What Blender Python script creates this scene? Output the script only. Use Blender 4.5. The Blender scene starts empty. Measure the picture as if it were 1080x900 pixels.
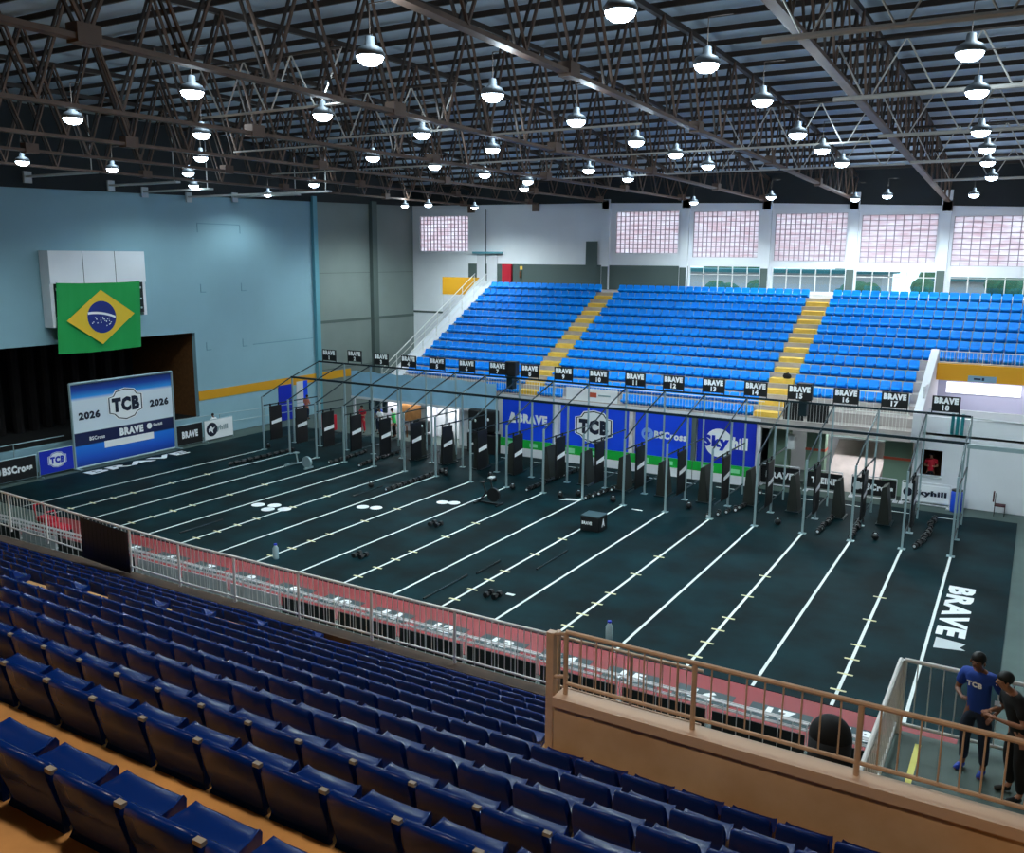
import bpy, bmesh, math, random
from mathutils import Vector, Matrix
random.seed(7)
sc = bpy.context.scene
C = sc.collection
PI = math.pi
# ------------------------------------------------------------------ camera
YAW, PITCH, ROLL, FPX = -0.5311, 0.1878, 0.0067, 944.3
CX, CY, CZ = 37.706, -36.35, 11.064
cam_d = bpy.data.cameras.new('camera'); cam = bpy.data.objects.new('camera', cam_d); C.objects.link(cam)
cam_d.sensor_fit = 'HORIZONTAL'; cam_d.sensor_width = 36.0; cam_d.lens = 36.0 * FPX / 1080.0
cam_d.clip_start = 0.05; cam_d.clip_end = 400
cyw, syw, cp, sp = math.cos(YAW), math.sin(YAW), math.cos(PITCH), math.sin(PITCH)
FW = Vector((syw * cp, cyw * cp, -sp)); RR = Vector((cyw, -syw, 0)); UU = RR.cross(FW)
R2 = RR * math.cos(ROLL) + UU * math.sin(ROLL); U2 = -RR * math.sin(ROLL) + UU * math.cos(ROLL)
m3 = Matrix((R2, U2, -FW)).transposed().to_4x4(); m3.translation = (CX, CY, CZ)
cam.matrix_world = m3
sc.camera = cam
def px(P):                       # where a point shows (only used to count seats for their labels)
    d = Vector(P) - Vector((CX, CY, CZ)); z = d.dot(FW)
    return (540 + FPX * d.dot(R2) / z, 450 - FPX * d.dot(U2) / z, z)
# ------------------------------------------------------------------ view, world
sc.view_settings.view_transform = 'Standard'; sc.view_settings.look = 'None'
sc.view_settings.exposure = 0.0; sc.view_settings.gamma = 1.0
sc.view_settings.use_curve_mapping = False
LAMP_W = 220.0
w = bpy.data.worlds.new('world'); sc.world = w; w.use_nodes = True
wn = w.node_tree.nodes; bg = wn['Background']; bg.inputs[0].default_value = (0.80, 0.88, 1.0, 1); bg.inputs[1].default_value = 2.6
# ------------------------------------------------------------------ materials
def lin(h):
    h = h.lstrip('#'); r = []
    for i in (0, 2, 4):
        c = int(h[i:i + 2], 16) / 255
        r.append(c / 12.92 if c <= 0.04045 else ((c + 0.055) / 1.055) ** 2.4)
    return (*r, 1)
MATS = {}
def mat(name, col, rough=0.6, metal=0.0, noise=0.0, nscale=3.0, col2=None, emit=None, estr=0.0, spec=0.5, bump=0.0, coat=0.0):
    if name in MATS: return MATS[name]
    m = bpy.data.materials.new(name); m.use_nodes = True; nt = m.node_tree
    b = nt.nodes['Principled BSDF']; c = lin(col)
    b.inputs['Base Color'].default_value = c; b.inputs['Roughness'].default_value = rough
    b.inputs['Metallic'].default_value = metal; b.inputs['Specular IOR Level'].default_value = spec
    b.inputs['Coat Weight'].default_value = coat
    if noise or col2:
        tc = nt.nodes.new('ShaderNodeTexCoord'); n = nt.nodes.new('ShaderNodeTexNoise'); n.inputs['Scale'].default_value = nscale
        n.inputs['Detail'].default_value = 5
        nt.links.new(tc.outputs['Object'], n.inputs['Vector'])
        rp = nt.nodes.new('ShaderNodeValToRGB'); rp.color_ramp.elements[0].position = 0.35; rp.color_ramp.elements[1].position = 0.68
        c2 = lin(col2) if col2 else tuple(min(1, x * (1 + noise)) for x in c[:3]) + (1,)
        rp.color_ramp.elements[0].color = c if col2 else tuple(x * (1 - noise) for x in c[:3]) + (1,)
        rp.color_ramp.elements[1].color = c2
        nt.links.new(n.outputs['Fac'], rp.inputs[0]); nt.links.new(rp.outputs[0], b.inputs['Base Color'])
        if bump:
            bp = nt.nodes.new('ShaderNodeBump'); bp.inputs['Strength'].default_value = bump; bp.inputs['Distance'].default_value = 0.02
            nt.links.new(n.outputs['Fac'], bp.inputs['Height']); nt.links.new(bp.outputs[0], b.inputs['Normal'])
    if emit:
        b.inputs['Emission Color'].default_value = lin(emit); b.inputs['Emission Strength'].default_value = estr
    MATS[name] = m
    return m
M_seat = mat('shaded_seat_plastic', '00246A', 0.26, noise=0.10, nscale=1.3, spec=0.16)  # same plastic as the far seats, near stand's shade put into the colour
M_seat_far = mat('lit_seat_plastic', '0096FF', 0.42, noise=0.12, nscale=1.1, spec=0.25)  # lit copy of the seat plastic, brightened for the far stand
M_bracket = mat('worn_grey_bracket', '8C8880', 0.6, 0.3)
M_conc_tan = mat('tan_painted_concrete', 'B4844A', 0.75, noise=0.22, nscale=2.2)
M_conc_far = mat('pale_grey_concrete', 'B5ABA6', 0.8, noise=0.12, nscale=1.5)
M_conc = mat('grey_green_concrete', '4A5A55', 0.7, noise=0.12, nscale=0.8)
M_yellow = mat('yellow_stair_paint', 'F0C24E', 0.7, noise=0.08)
M_mat = mat('teal_black_rubber', '041518', 0.6, nscale=0.55, col2='072B31', bump=0.1, spec=0.07)
M_red = mat('red_court_floor', '8A1A1E', 0.5, noise=0.1, nscale=0.7)
M_line = mat('white_tape', 'E4EAE8', 0.6)
M_tick = mat('cream_tape', 'E3D9A8', 0.6)
M_wallb = mat('blue_grey_wall_paint', '8DB2BF', 0.75, noise=0.05, nscale=0.25)
M_wallg = mat('grey_green_panel', '7C8784', 0.7, noise=0.05, nscale=0.4)
M_wallp = mat('pilaster_blue_paint', '5F9CAC', 0.6)
M_ochre = mat('ochre_yellow_paint', 'D99A12', 0.7)
M_white = mat('white_wall_paint', 'D9DADF', 0.75, noise=0.03, nscale=0.6)
M_wgrey = mat('cool_white_wall_paint', 'EDEFF4', 0.75, noise=0.03, nscale=0.5)
M_dgreen = mat('dark_green_grey_paint', '54625F', 0.8)
M_steel = mat('weathered_truss_steel', '6B5548', 0.55, 0.25, noise=0.15, nscale=2.0)
M_steel_dk = mat('dark_truss_steel', '3A302A', 0.6, 0.2)
M_tie = mat('pale_tie_steel', 'C6C0B8', 0.5, 0.2)
M_roof = mat('corrugated_roof_sheet', 'A2B0BE', 0.6, 0.0, noise=0.08, nscale=0.6)
M_rig = mat('galvanised_rig_steel', '9DB3B8', 0.4, 0.45)
M_rigd = mat('dark_rig_bar', '23343A', 0.4, 0.6)
M_black = mat('black_board', '0C0D10', 0.5)
M_dark = mat('black_void', '050506', 0.9)
M_rail = mat('white_rail_paint', 'DDDCD8', 0.45)
M_railt = mat('beige_rail_paint', 'C9A98C', 0.5, noise=0.12, nscale=4)
M_bann = mat('royal_blue_banner', '0848E8', 0.5)
M_bann2 = mat('deep_blue_banner', '0A2AB8', 0.5)
M_green = mat('green_board', '0EA83C', 0.5)
M_txt = mat('white_print', 'F2F4F6', 0.5)
M_navy = mat('navy_print', '0B1830', 0.5)
M_cyan = mat('cyan_print', '3FB4EC', 0.5)
M_orange = mat('orange_red_paint', 'C8553A', 0.6)
M_brown = mat('brown_wood', '6A4424', 0.6, noise=0.2, nscale=5)
M_tent = mat('light_blue_canopy_fabric', '8FBCD6', 0.6, noise=0.06, nscale=1.2)
M_skin = mat('skin', 'A8745A', 0.55)
M_skin2 = mat('skin_dark', '7A4E38', 0.55)
M_hair = mat('black_hair', '0C0A0A', 0.6)
M_tee = mat('royal_blue_shirt', '17409C', 0.8)
M_jean = mat('navy_jeans', '152238', 0.85)
M_blk = mat('black_cloth', '0B0B0E', 0.85)
M_redc = mat('red_cloth', 'C01830', 0.8)
M_grc = mat('green_cloth', '35C060', 0.8)
M_shoe = mat('blue_shoe', '1740B8', 0.5)
M_rubber = mat('black_rubber', '101214', 0.5)
M_grey = mat('light_grey_plastic', 'C4CACC', 0.5)
M_blueb = mat('blue_plastic', '1A50D8', 0.45)
M_leaf = mat('hedge_green', '2C5F48', 0.8, noise=0.3, nscale=3)
M_tealp = mat('teal_column_paint', '167C84', 0.5)
def glass_block():
    m = bpy.data.materials.new('glass_block_panes'); m.use_nodes = True; nt = m.node_tree; nt.nodes.clear()
    o = nt.nodes.new('ShaderNodeOutputMaterial'); t = nt.nodes.new('ShaderNodeBsdfTranslucent'); d = nt.nodes.new('ShaderNodeBsdfDiffuse')
    mx = nt.nodes.new('ShaderNodeMixShader'); mx.inputs[0].default_value = 0.12
    tc = nt.nodes.new('ShaderNodeTexCoord'); br = nt.nodes.new('ShaderNodeTexNoise'); br.inputs['Scale'].default_value = 1.3; br.inputs['Detail'].default_value = 6
    mp = nt.nodes.new('ShaderNodeMapping'); mp.inputs['Scale'].default_value = (0.8, 1, 4.5)
    rp = nt.nodes.new('ShaderNodeValToRGB'); rp.color_ramp.elements[0].position = 0.35; rp.color_ramp.elements[1].position = 0.65
    rp.color_ramp.elements[0].color = lin('E6D4D8'); rp.color_ramp.elements[1].color = lin('FAFAFE')
    nt.links.new(tc.outputs['Object'], mp.inputs[0]); nt.links.new(mp.outputs[0], br.inputs['Vector']); nt.links.new(br.outputs['Fac'], rp.inputs[0])
    nt.links.new(rp.outputs[0], t.inputs[0]); nt.links.new(rp.outputs[0], d.inputs[0])
    nt.links.new(t.outputs[0], mx.inputs[1]); nt.links.new(d.outputs[0], mx.inputs[2]); nt.links.new(mx.outputs[0], o.inputs[0])
    return m
M_gb = glass_block()
def clear_glass():
    m = bpy.data.materials.new('clear_window_glass'); m.use_nodes = True; nt = m.node_tree; nt.nodes.clear()
    o = nt.nodes.new('ShaderNodeOutputMaterial'); t = nt.nodes.new('ShaderNodeBsdfTransparent'); t.inputs[0].default_value = (0.85, 0.95, 0.95, 1)
    g = nt.nodes.new('ShaderNodeBsdfGlossy'); g.inputs['Roughness'].default_value = 0.05
    mx = nt.nodes.new('ShaderNodeMixShader'); mx.inputs[0].default_value = 0.06
    nt.links.new(t.outputs[0], mx.inputs[1]); nt.links.new(g.outputs[0], mx.inputs[2]); nt.links.new(mx.outputs[0], o.inputs[0])
    return m
M_glass = clear_glass()
def gradient_panel():
    # printed design of the big backdrop: blue bands top and bottom, white middle, navy strip (it is print, fixed to the board)
    m = bpy.data.materials.new('backdrop_print'); m.use_nodes = True; nt = m.node_tree; b = nt.nodes['Principled BSDF']; b.inputs['Roughness'].default_value = 0.5
    tc = nt.nodes.new('ShaderNodeTexCoord'); sx = nt.nodes.new('ShaderNodeSeparateXYZ'); ma = nt.nodes.new('ShaderNodeMath'); ma.operation = 'DIVIDE'; ma.inputs[1].default_value = 4.45
    rp = nt.nodes.new('ShaderNodeValToRGB'); cr = rp.color_ramp; cr.interpolation = 'LINEAR'
    st = [(0.0, '0B2E8C'), (0.12, '1257C8'), (0.26, '1C7AE0'), (0.275, '0C1B4A'), (0.42, '0C1B4A'), (0.425, 'D8E4EE'), (0.80, 'DCE6F0'), (0.84, '2E96E8'), (0.92, '1040A0'), (1.0, '0A2050')]
    cr.elements[0].position = 0; cr.elements[0].color = lin(st[0][1]); cr.elements[1].position = 1; cr.elements[1].color = lin(st[-1][1])
    for p, c in st[1:-1]:
        e = cr.elements.new(p); e.color = lin(c)
    nt.links.new(tc.outputs['Object'], sx.inputs[0]); nt.links.new(sx.outputs['Z'], ma.inputs[0]); nt.links.new(ma.outputs[0], rp.inputs[0]); nt.links.new(rp.outputs[0], b.inputs['Base Color'])
    return m
M_backdrop = gradient_panel()
# ------------------------------------------------------------------ mesh helpers
class MB:
    def __init__(s): s.v = []; s.f = []
    def add(s, vs, fs):
        n = len(s.v); s.v += [tuple(p) for p in vs]; s.f += [tuple(i + n for i in f) for f in fs]; return s
    def box(s, x0, x1, y0, y1, z0, z1):
        return s.add([(x, y, z) for z in (z0, z1) for y in (y0, y1) for x in (x0, x1)],
                     [(0, 2, 3, 1), (4, 5, 7, 6), (0, 1, 5, 4), (2, 6, 7, 3), (0, 4, 6, 2), (1, 3, 7, 5)])
    def tube(s, a, b, r, n=8, r2=None, cap=True):
        a = Vector(a); b = Vector(b); d = (b - a).normalized(); r2 = r if r2 is None else r2
        t = Vector((0, 0, 1)) if abs(d.z) < 0.9 else Vector((1, 0, 0)); u = d.cross(t).normalized(); v = d.cross(u)
        ph = PI / n if n == 4 else 0
        vs = [a + (u * math.cos(2 * PI * i / n + ph) + v * math.sin(2 * PI * i / n + ph)) * r for i in range(n)] + \
             [b + (u * math.cos(2 * PI * i / n + ph) + v * math.sin(2 * PI * i / n + ph)) * r2 for i in range(n)]
        fs = [(i, (i + 1) % n, n + (i + 1) % n, n + i) for i in range(n)]
        if cap: fs += [tuple(range(n))[::-1], tuple(range(n, 2 * n))]
        return s.add(vs, fs)
    def lathe(s, c, prof, n=16):
        c = Vector(c); vs = [c + Vector((r * math.cos(2 * PI * i / n), r * math.sin(2 * PI * i / n), z)) for r, z in prof for i in range(n)]; k = len(prof)
        fs = [(j * n + i, j * n + (i + 1) % n, (j + 1) * n + (i + 1) % n, (j + 1) * n + i) for j in range(k - 1) for i in range(n)]
        return s.add(vs, fs + [tuple(range(n))[::-1], tuple(range((k - 1) * n, k * n))])
    def prism(s, pts, o, ax, ay, dv):      # 2D polygon in the plane (ax, ay) at o, pushed by dv
        o = Vector(o); ax = Vector(ax); ay = Vector(ay); dv = Vector(dv); n = len(pts)
        vs = [o + ax * p[0] + ay * p[1] for p in pts]; vs += [p + dv for p in vs]
        return s.add(vs, [tuple(range(n)), tuple(range(n, 2 * n))[::-1]] + [(i, n + i, n + (i + 1) % n, (i + 1) % n) for i in range(n)])
    def ball(s, c, rx, ry=None, rz=None, n=12, k=8):
        ry = ry or rx; rz = rz or rx; c = Vector(c)
        vs = [c + Vector((rx * math.sin(PI * j / k) * math.cos(2 * PI * i / n), ry * math.sin(PI * j / k) * math.sin(2 * PI * i / n), rz * math.cos(PI * j / k))) for j in range(k + 1) for i in range(n)]
        return s.add(vs, [(j * n + i, (j + 1) * n + i, (j + 1) * n + (i + 1) % n, j * n + (i + 1) % n) for j in range(k) for i in range(n)])
ROOT = {}
def wloc(o):
    p = Vector((0, 0, 0))
    while o is not None: p += o.location; o = o.parent
    return p
def obj(name, mb, m, parent=None, smooth=False, loc=None, bevel=0):
    me = bpy.data.meshes.new(name)
    off = wloc(parent) if parent else (Vector(loc) if loc else Vector((0, 0, 0)))
    me.from_pydata([tuple(Vector(v) - off) for v in mb.v], [], mb.f)
    bm = bmesh.new(); bm.from_mesh(me); bmesh.ops.recalc_face_normals(bm, faces=bm.faces); bm.to_mesh(me); bm.free()
    me.materials.append(m)
    if smooth:
        for p in me.polygons: p.use_smooth = True
    o = bpy.data.objects.new(name, me); C.objects.link(o)
    if parent: o.parent = parent
    elif loc: o.location = loc
    if bevel:
        b = o.modifiers.new('bevel', 'BEVEL'); b.width = bevel; b.segments = 2; b.limit_method = 'ANGLE'
    return o
LABELS = {}
def tag(o, label, cat, group=None):
    o['label'] = label; o['category'] = cat
    if group: o['group'] = group
    n = len(label.replace(',', ' ').split())
    if n > 16 or n < 4: print('LABEL LENGTH', n, label)
    if label in LABELS: print('DUP LABEL', label)
    LABELS[label] = 1
    return o
def thing(name, label, cat, loc=(0, 0, 0), group=None):
    o = bpy.data.objects.new(name, None); C.objects.link(o); o.location = loc; o.empty_display_size = 0.1
    return tag(o, label, cat, group)
def struct(name, mb, m):
    o = obj(name, mb, m); o['kind'] = 'structure'; return o
def copy_tree(o, parent=None):
    c = o.copy(); C.objects.link(c)
    if parent: c.parent = parent
    for ch in list(o.children): copy_tree(ch, c)
    return c
def ordn(n):
    return str(n) + ('th' if 10 <= n % 100 <= 20 else {1: 'st', 2: 'nd', 3: 'rd'}.get(n % 10, 'th'))
TXT = {}
def text(s, o, r, u, w=None, h=None, m=None, parent=None, bold=0.03, depth=0.008, name='lettering', slant=0.0):
    """flat lettering as a mesh: centred at o, along r (right) and u (up)"""
    key = (s, bold)
    if key not in TXT:
        cu = bpy.data.curves.new('t', 'FONT'); cu.body = s; cu.size = 1; cu.offset = bold; cu.space_character = 1 + bold * 2.2; cu.resolution_u = 2
        to = bpy.data.objects.new('t', cu); C.objects.link(to)
        dg = bpy.context.evaluated_depsgraph_get(); dg.update()
        me = bpy.data.meshes.new_from_object(to.evaluated_get(dg))
        TXT[key] = ([v.co.copy() for v in me.vertices], [tuple(p.vertices) for p in me.polygons])
        bpy.data.objects.remove(to); bpy.data.curves.remove(cu); bpy.data.meshes.remove(me)
    vs, fs = TXT[key]
    x0 = min(v.x for v in vs); x1 = max(v.x for v in vs); y0 = min(v.y for v in vs); y1 = max(v.y for v in vs)
    sx = w / (x1 - x0) if w else h / (y1 - y0); sy = h / (y1 - y0) if h else sx
    o = Vector(o); r = Vector(r); u = Vector(u); n = r.cross(u)
    V = [o + r * ((v.x - (x0 + x1) / 2) * sx + slant * (v.y - (y0 + y1) / 2) * sy) + u * ((v.y - (y0 + y1) / 2) * sy) + n * depth for v in vs]
    return obj(name, MB().add(V, fs), m or M_txt, parent)
XH = Vector((1, 0, 0)); YH = Vector((0, 1, 0)); ZH = Vector((0, 0, 1))
# ================================================================== THE HALL
BX0, BX1, BY0, BY1 = -6.0, 46.0, -42.0, 22.3
struct('floor', MB().box(BX0 - 8, BX1, BY0, BY1 + 0.3, -0.3, -0.02), M_conc)
mb = MB()      # left wall with the stage opening
OY0, OY1, OZ0, OZ1 = -22.0, 0.4, 1.3, 6.45
mb.box(-6.3, -6, BY0, OY0, 0, 16.2).box(-6.3, -6, OY1, 10.9, 0, 16.2).box(-6.3, -6, OY0, OY1, OZ1, 16.2).box(-6.3, -6, OY0, OY1, 0, OZ0)
struct('wall_left', mb, M_wallb)
mb = MB().box(-12.3, -12, OY0 - .3, OY1 + .3, 0, 6.9).box(-12, -6.3, OY0 - .3, OY0, 0, 6.9).box(-12, -6.3, OY0, OY1, 6.5, 6.9).box(-12, -6.3, OY0, OY1, OZ0 - .3, OZ0)
struct('wall_stage', mb, M_dark)
struct('trim_1', MB().box(-12, -6.3, OY1, OY1 + .12, OZ0, 6.5), M_brown)
mb = MB()
for i in range(22): mb.tube((-10.6 + .25 * math.sin(i), OY0 + .4 + i * .95, OZ0), (-10.6 + .25 * math.sin(i), OY0 + .4 + i * .95, 6.4), .28, 8)
tag(obj('stage_curtain', mb, mat('black_curtain', '120C0C', 0.9)), 'dark pleated curtain at the back of the black stage opening', 'curtain')
struct('wall_left_rear', MB().box(-6.3, -6.02, 11.1, BY1 + .3, 0, 16.2), M_wallg)
mb = MB()
for z in (3.0, 6.3, 6.42, 9.8): mb.box(-6.03, -5.99, 11.1, BY1, z, z + .03)
mb.box(-6.03, -5.985, 11.1, BY1, 6.3, 6.5)
struct('trim_2', mb, M_dgreen)
struct('trim_3', MB().box(-6.1, -5.75, 10.7, 11.1, 0, 15), M_wallp)
struct('trim_4', MB().box(-6.1, -5.7, 16.9, 17.5, 0, 15), M_dgreen)
mb = MB()
for y0, y1, z in ((1.0, 4.3, 12.85),): mb.box(-6.0, -5.985, y0, y1, z, z + .05).box(-6.0, -5.985, y0, y0 + .05, z - .5, z).box(-6.0, -5.985, y1, y1 + .05, z - .5, z)
for y0, z in ((1.0, 8.8), (4.2, 8.8), (1.2, 5.3), (4.1, 5.3)): mb.box(-6.0, -5.985, y0, y0 + .05, z, z + .5).box(-6.0, -5.985, y0, y0 + .4, z, z + .05)
mb.box(-6.0, -5.98, 5.0, 10.5, 5.35, 5.4)
struct('trim_6', mb, mat('faded_wall_mark', '6E97A6', .8))
struct('trim_5', MB().box(-6.0, -5.97, .4, 14.4, 2.3, 2.86), M_ochre)
# back wall: built round its windows
UW = [(-5.3, -.75, 11.42, 14.1), (11.55, 16.1, 11.34, 14.14), (17.15, 21.5, 11.1, 14.05), (22.55, 26.9, 10.9, 13.82), (27.75, 31.95, 10.85, 13.66), (32.8, 37.2, 10.68, 13.5), (38.2, 42.6, 10.6, 13.4)]
LW = [(16.95, 21.85, 9.0, 10.5), (22.5, 27.0, 9.0, 10.46), (27.6, 32.4, 9.0, 10.3), (32.85, 37.6, 9.0, 10.05), (38.2, 42.6, 9.0, 9.9)]
def wall_with_holes(x0, x1, z0, z1, y0, y1, holes):
    xs = sorted({x0, x1, *[h[0] for h in holes], *[h[1] for h in holes]}); zs = sorted({z0, z1, *[h[2] for h in holes], *[h[3] for h in holes]})
    mb = MB()
    for a, b in zip(xs, xs[1:]):
        run = None
        for c, d in zip(zs, zs[1:]):
            mx, mz = (a + b) / 2, (c + d) / 2
            if any(h[0] < mx < h[1] and h[2] < mz < h[3] for h in holes):
                if run: mb.box(a, b, y0, y1, *run); run = None
            else: run = (run[0], d) if run else (c, d)
        if run: mb.box(a, b, y0, y1, *run)
    return mb
struct('wall_back', wall_with_holes(BX0, BX1, 0, 16.2, BY1, BY1 + .35, UW + LW), M_wgrey)
for n, (x0, x1, z0, z1) in enumerate(UW):
    f = obj('window_%d' % (n + 1), MB().box(x0, x1, BY1 + .12, BY1 + .2, z0, z1), M_gb); f['kind'] = 'structure'
    mb = MB(); nx = 14; nz = 9
    if n in (4, 5, 6): nx = 9
    for i in range(nx + 1): x = x0 + (x1 - x0) * i / nx; mb.box(x - .022, x + .022, BY1 + .06, BY1 + .14, z0, z1)
    for j in range(nz + 1): z = z0 + (z1 - z0) * j / nz; mb.box(x0, x1, BY1 + .07, BY1 + .14, z - .02, z + .02)
    g = obj('window_grid', mb, mat('glass_block_joint', 'A498A0', .7), f)
for n, (x0, x1, z0, z1) in enumerate(LW):
    f = obj('window_%d' % (n + 8), MB().box(x0, x1, BY1 + .16, BY1 + .18, z0, z1), M_glass); f['kind'] = 'structure'
    mb = MB()
    for i in range(6): x = x0 + (x1 - x0) * i / 5; mb.box(x - .03, x + .03, BY1 + .1, BY1 + .16, z0, z1)
    mb.box(x0, x1, BY1 + .1, BY1 + .16, z0 + .95, z0 + 1.0)
    obj('window_frame', mb, M_rail, f)
for n, x in enumerate((10.85, 16.6, 22.05, 27.3, 32.35, 37.8)):
    struct('trim_%d' % (10 + n), MB().box(x - .28, x + .28, BY1 - .2, BY1 + .0, 8, 15), M_wgrey)
    struct('trim_%d' % (20 + n), MB().box(x - .22, x + .22, BY1 - .28, BY1 - .19, 8.2, 10.4), M_dgreen)
struct('trim_30', MB().box(-.7, 16.9, BY1 - .06, BY1 + .0, 8.0, 10.5), M_dgreen)
struct('trim_31', MB().box(9.3, 10.2, BY1 - .1, BY1 - .05, 10.4, 12.15), M_dgreen)
struct('door_1', MB().box(.1, .9, BY1 - .09, BY1 - .05, 8.6, 11.2).box(1.0, 1.9, BY1 - .09, BY1 - .05, 8.6, 11.2), M_white)
struct('trim_32', MB().box(-.2, 2.4, BY1 - .3, BY1 - .06, 11.25, 11.4), M_wallp)
struct('trim_33', MB().box(BX0 + .01, -.1, BY1 - .04, BY1, 6.6, 6.75), M_dgreen)
struct('wall_right', MB().box(BX1, BX1 + .3, BY0, 4, 0, 16.2).box(BX1, BX1 + .3, 4, BY1 + .3, 0, 4).box(BX1, BX1 + .3, 4, BY1 + .3, 12.5, 16.2).box(BX1, BX1 + .3, 20, BY1 + .3, 4, 12.5), M_wallg)
struct('window_20', MB().box(BX1 + .1, BX1 + .13, 4, 20, 4, 12.5), M_gb)
struct('wall_front', MB().box(BX0, BX1, BY0 - .3, BY0, 0, 17), M_dgreen)
# roof: shallow vault of corrugated sheet on purlins
YM = -8.5
def roofz(y): return 18.4 - 2.1 * ((y - YM) / 31.0) ** 2
mb = MB(); ys = [BY0 - .3 + i * 2.5 for i in range(27)]
for a, b in zip(ys, ys[1:]):
    mb.add([(BX0 - .3, a, roofz(a)), (BX1 + .3, a, roofz(a)), (BX1 + .3, b, roofz(b)), (BX0 - .3, b, roofz(b)), (BX0 - .3, a, roofz(a) + .1), (BX1 + .3, a, roofz(a) + .1), (BX1 + .3, b, roofz(b) + .1), (BX0 - .3, b, roofz(b) + .1)],
           [(3, 2, 1, 0), (4, 5, 6, 7), (0, 1, 5, 4), (2, 3, 7, 6), (0, 4, 7, 3), (1, 2, 6, 5)])
ceil = struct('ceiling', mb, M_roof)
mb = MB().box(BX0 - .3, BX1 + .3, BY1 - .02, BY1 + .4, 16.1, 17.3)
struct('wall_back_gable', mb, M_wallg)
M_fascia = mat('charcoal_fascia', '23282A', .8)
struct('trim_90', MB().prism([(-6, 14.93), (10.8, 14.76), (22, 14.5), (32.4, 14.12), (46, 13.6), (46, 17.2), (-6, 17.2)], (0, BY1 - .1, 0), XH, ZH, (0, .09, 0)), M_fascia)
struct('trim_91', MB().prism([(BY0, 13.2), (-10.6, 14.2), (11, 14.65), (BY1 - .12, 14.93), (BY1 - .12, 18.2), (BY0, 18.2)], (-5.99, 0, 0), YH, ZH, (.08, 0, 0)), M_fascia)
struct('wall_left_gable', MB().box(-6.5, -6.0, BY0, BY1, 16.1, 18.5), M_wallg)
struct('wall_right_gable', MB().box(BX1, BX1 + .3, BY0, BY1, 16.1, 18.5), M_wallg)
PUR = [BY1 - 1.0 - 1.75 * i for i in range(26)]
p0 = None
for i, y in enumerate(PUR):
    z = roofz(y)
    mb = MB().box(-6, BX1, -.035, .035, -.17, -.13).box(-6, BX1, -.03, -.015, -.16, 0).box(-6, BX1, -.035, .035, -.03, -.0)
    o = obj('purlin', mb, M_steel_dk); o.location = (0, y, z - .05)
    tag(o, 'dark steel purlin under the corrugated roof, %s from the back wall' % ordn(i + 1), 'beam', 'roof purlins')
# trusses run away from the stand, one at each pier of the back wall
TR = [(32.39, 14.3, 16.1), (27.27, 14.5, 15.4), (21.99, 14.6, 14.85), (16.65, 14.8, 14.6), (10.8, 14.85, 14.6), (5.2, 14.8, 14.7), (-.4, 14.8, 14.7), (38.2, 14.0, 16.4)]
names = ['at the second clear window pier', 'at the third pier from the right', 'ending left of the widest stair aisle', 'over the middle of the hall', 'left of the hall middle', 'second from the blue wall', 'nearest the blue wall', 'at the right edge of the roof']
for (x, zb, zf), nm in zip(TR, ['fourth', 'fifth', 'sixth', 'seventh', 'eighth', 'ninth', 'tenth', 'third']):
    nm = {'third': 'first', 'fourth': 'second', 'fifth': 'third', 'sixth': 'fourth', 'seventh': 'fifth', 'eighth': 'sixth', 'ninth': 'seventh', 'tenth': 'eighth'}[nm]
    t = thing('roof_truss', 'rust brown steel lattice roof truss, %s from the right' % nm, 'truss', (x, BY1, zb), 'roof trusses')
    def zc(y): return zb + (zf - zb) * (BY1 - y) / 39.7
    y1 = -38.0
    mb = MB().box(x - .13, x + .13, y1, BY1, 0, .1)
    mb.v = [(a, b, c + zc(b)) for a, b, c in mb.v]
    mb.box(x - .26, x + .26, BY1 - .2, BY1, zb - .5, zb + .1)
    obj('bottom_chord', mb, M_steel, t)
    mb = MB(); yy = [BY1 - i * (BY1 - y1) / 12 for i in range(13)]
    for a, b in zip(yy, yy[1:]): mb.tube((x, a, roofz(a) - .38), (x, b, roofz(b) - .38), .11, 4)
    obj('top_chord', mb, M_steel_dk, t)
    n = 26; st = (BY1 - y1) / n
    for i in range(n):
        a = BY1 - i * st; b = a - st / 2; c = a - st
        for s in (-.09, .09):
            br = obj('brace', MB().tube((x + s, a, roofz(a) - .4), (x + s * 1.3, b, zc(b) + .08), .042, 4).tube((x + s * 1.3, b, zc(b) + .08), (x + s, c, roofz(c) - .4), .042, 4), M_steel if s > 0 else M_steel_dk, t)
    if x < 30:
        for i in range(0, n, 4):
            b = BY1 - (i + .5) * st; obj('gusset', MB().box(x - .17, x + .17, b - .25, b + .25, zc(b) - .05, zc(b) + .3), M_steel, t)
# lattice ties between the trusses
def tie(x0, x1, y, z, m, label, r=.05, lat=True):
    t = thing('tie_beam', label, 'beam', (x0, y, z), 'roof ties')
    obj('tie_rail', MB().tube((x0, y, z), (x1, y, z), r, 8), m, t)
    if lat:
        obj('upper_rail', MB().tube((x0, y, z + 1.35), (x1, y, z + 1.35), .045, 6), M_steel_dk, t)
        n = max(2, round((x1 - x0) / 1.75)); s = (x1 - x0) / n; mb = MB()
        for i in range(n):
            a = x0 + i * s; mb.tube((a, y, z + 1.35), (a + s * .45, y, z), .022, 5).tube((a + s * .55, y, z), (a + s, y, z + 1.35), .022, 5)
        obj('lattice', mb, m, t)
for i, (y, z) in enumerate(((-18, 15.2), (-11.2, 15.1), (-4.0, 15.0), (4.2, 14.9), (12.5, 14.8))):
    tie(32.5, 45.8, y, z, M_tie, 'pale lattice tie beam right of the last long truss, %s from the front' % ordn(i + 1), .06)
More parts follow.
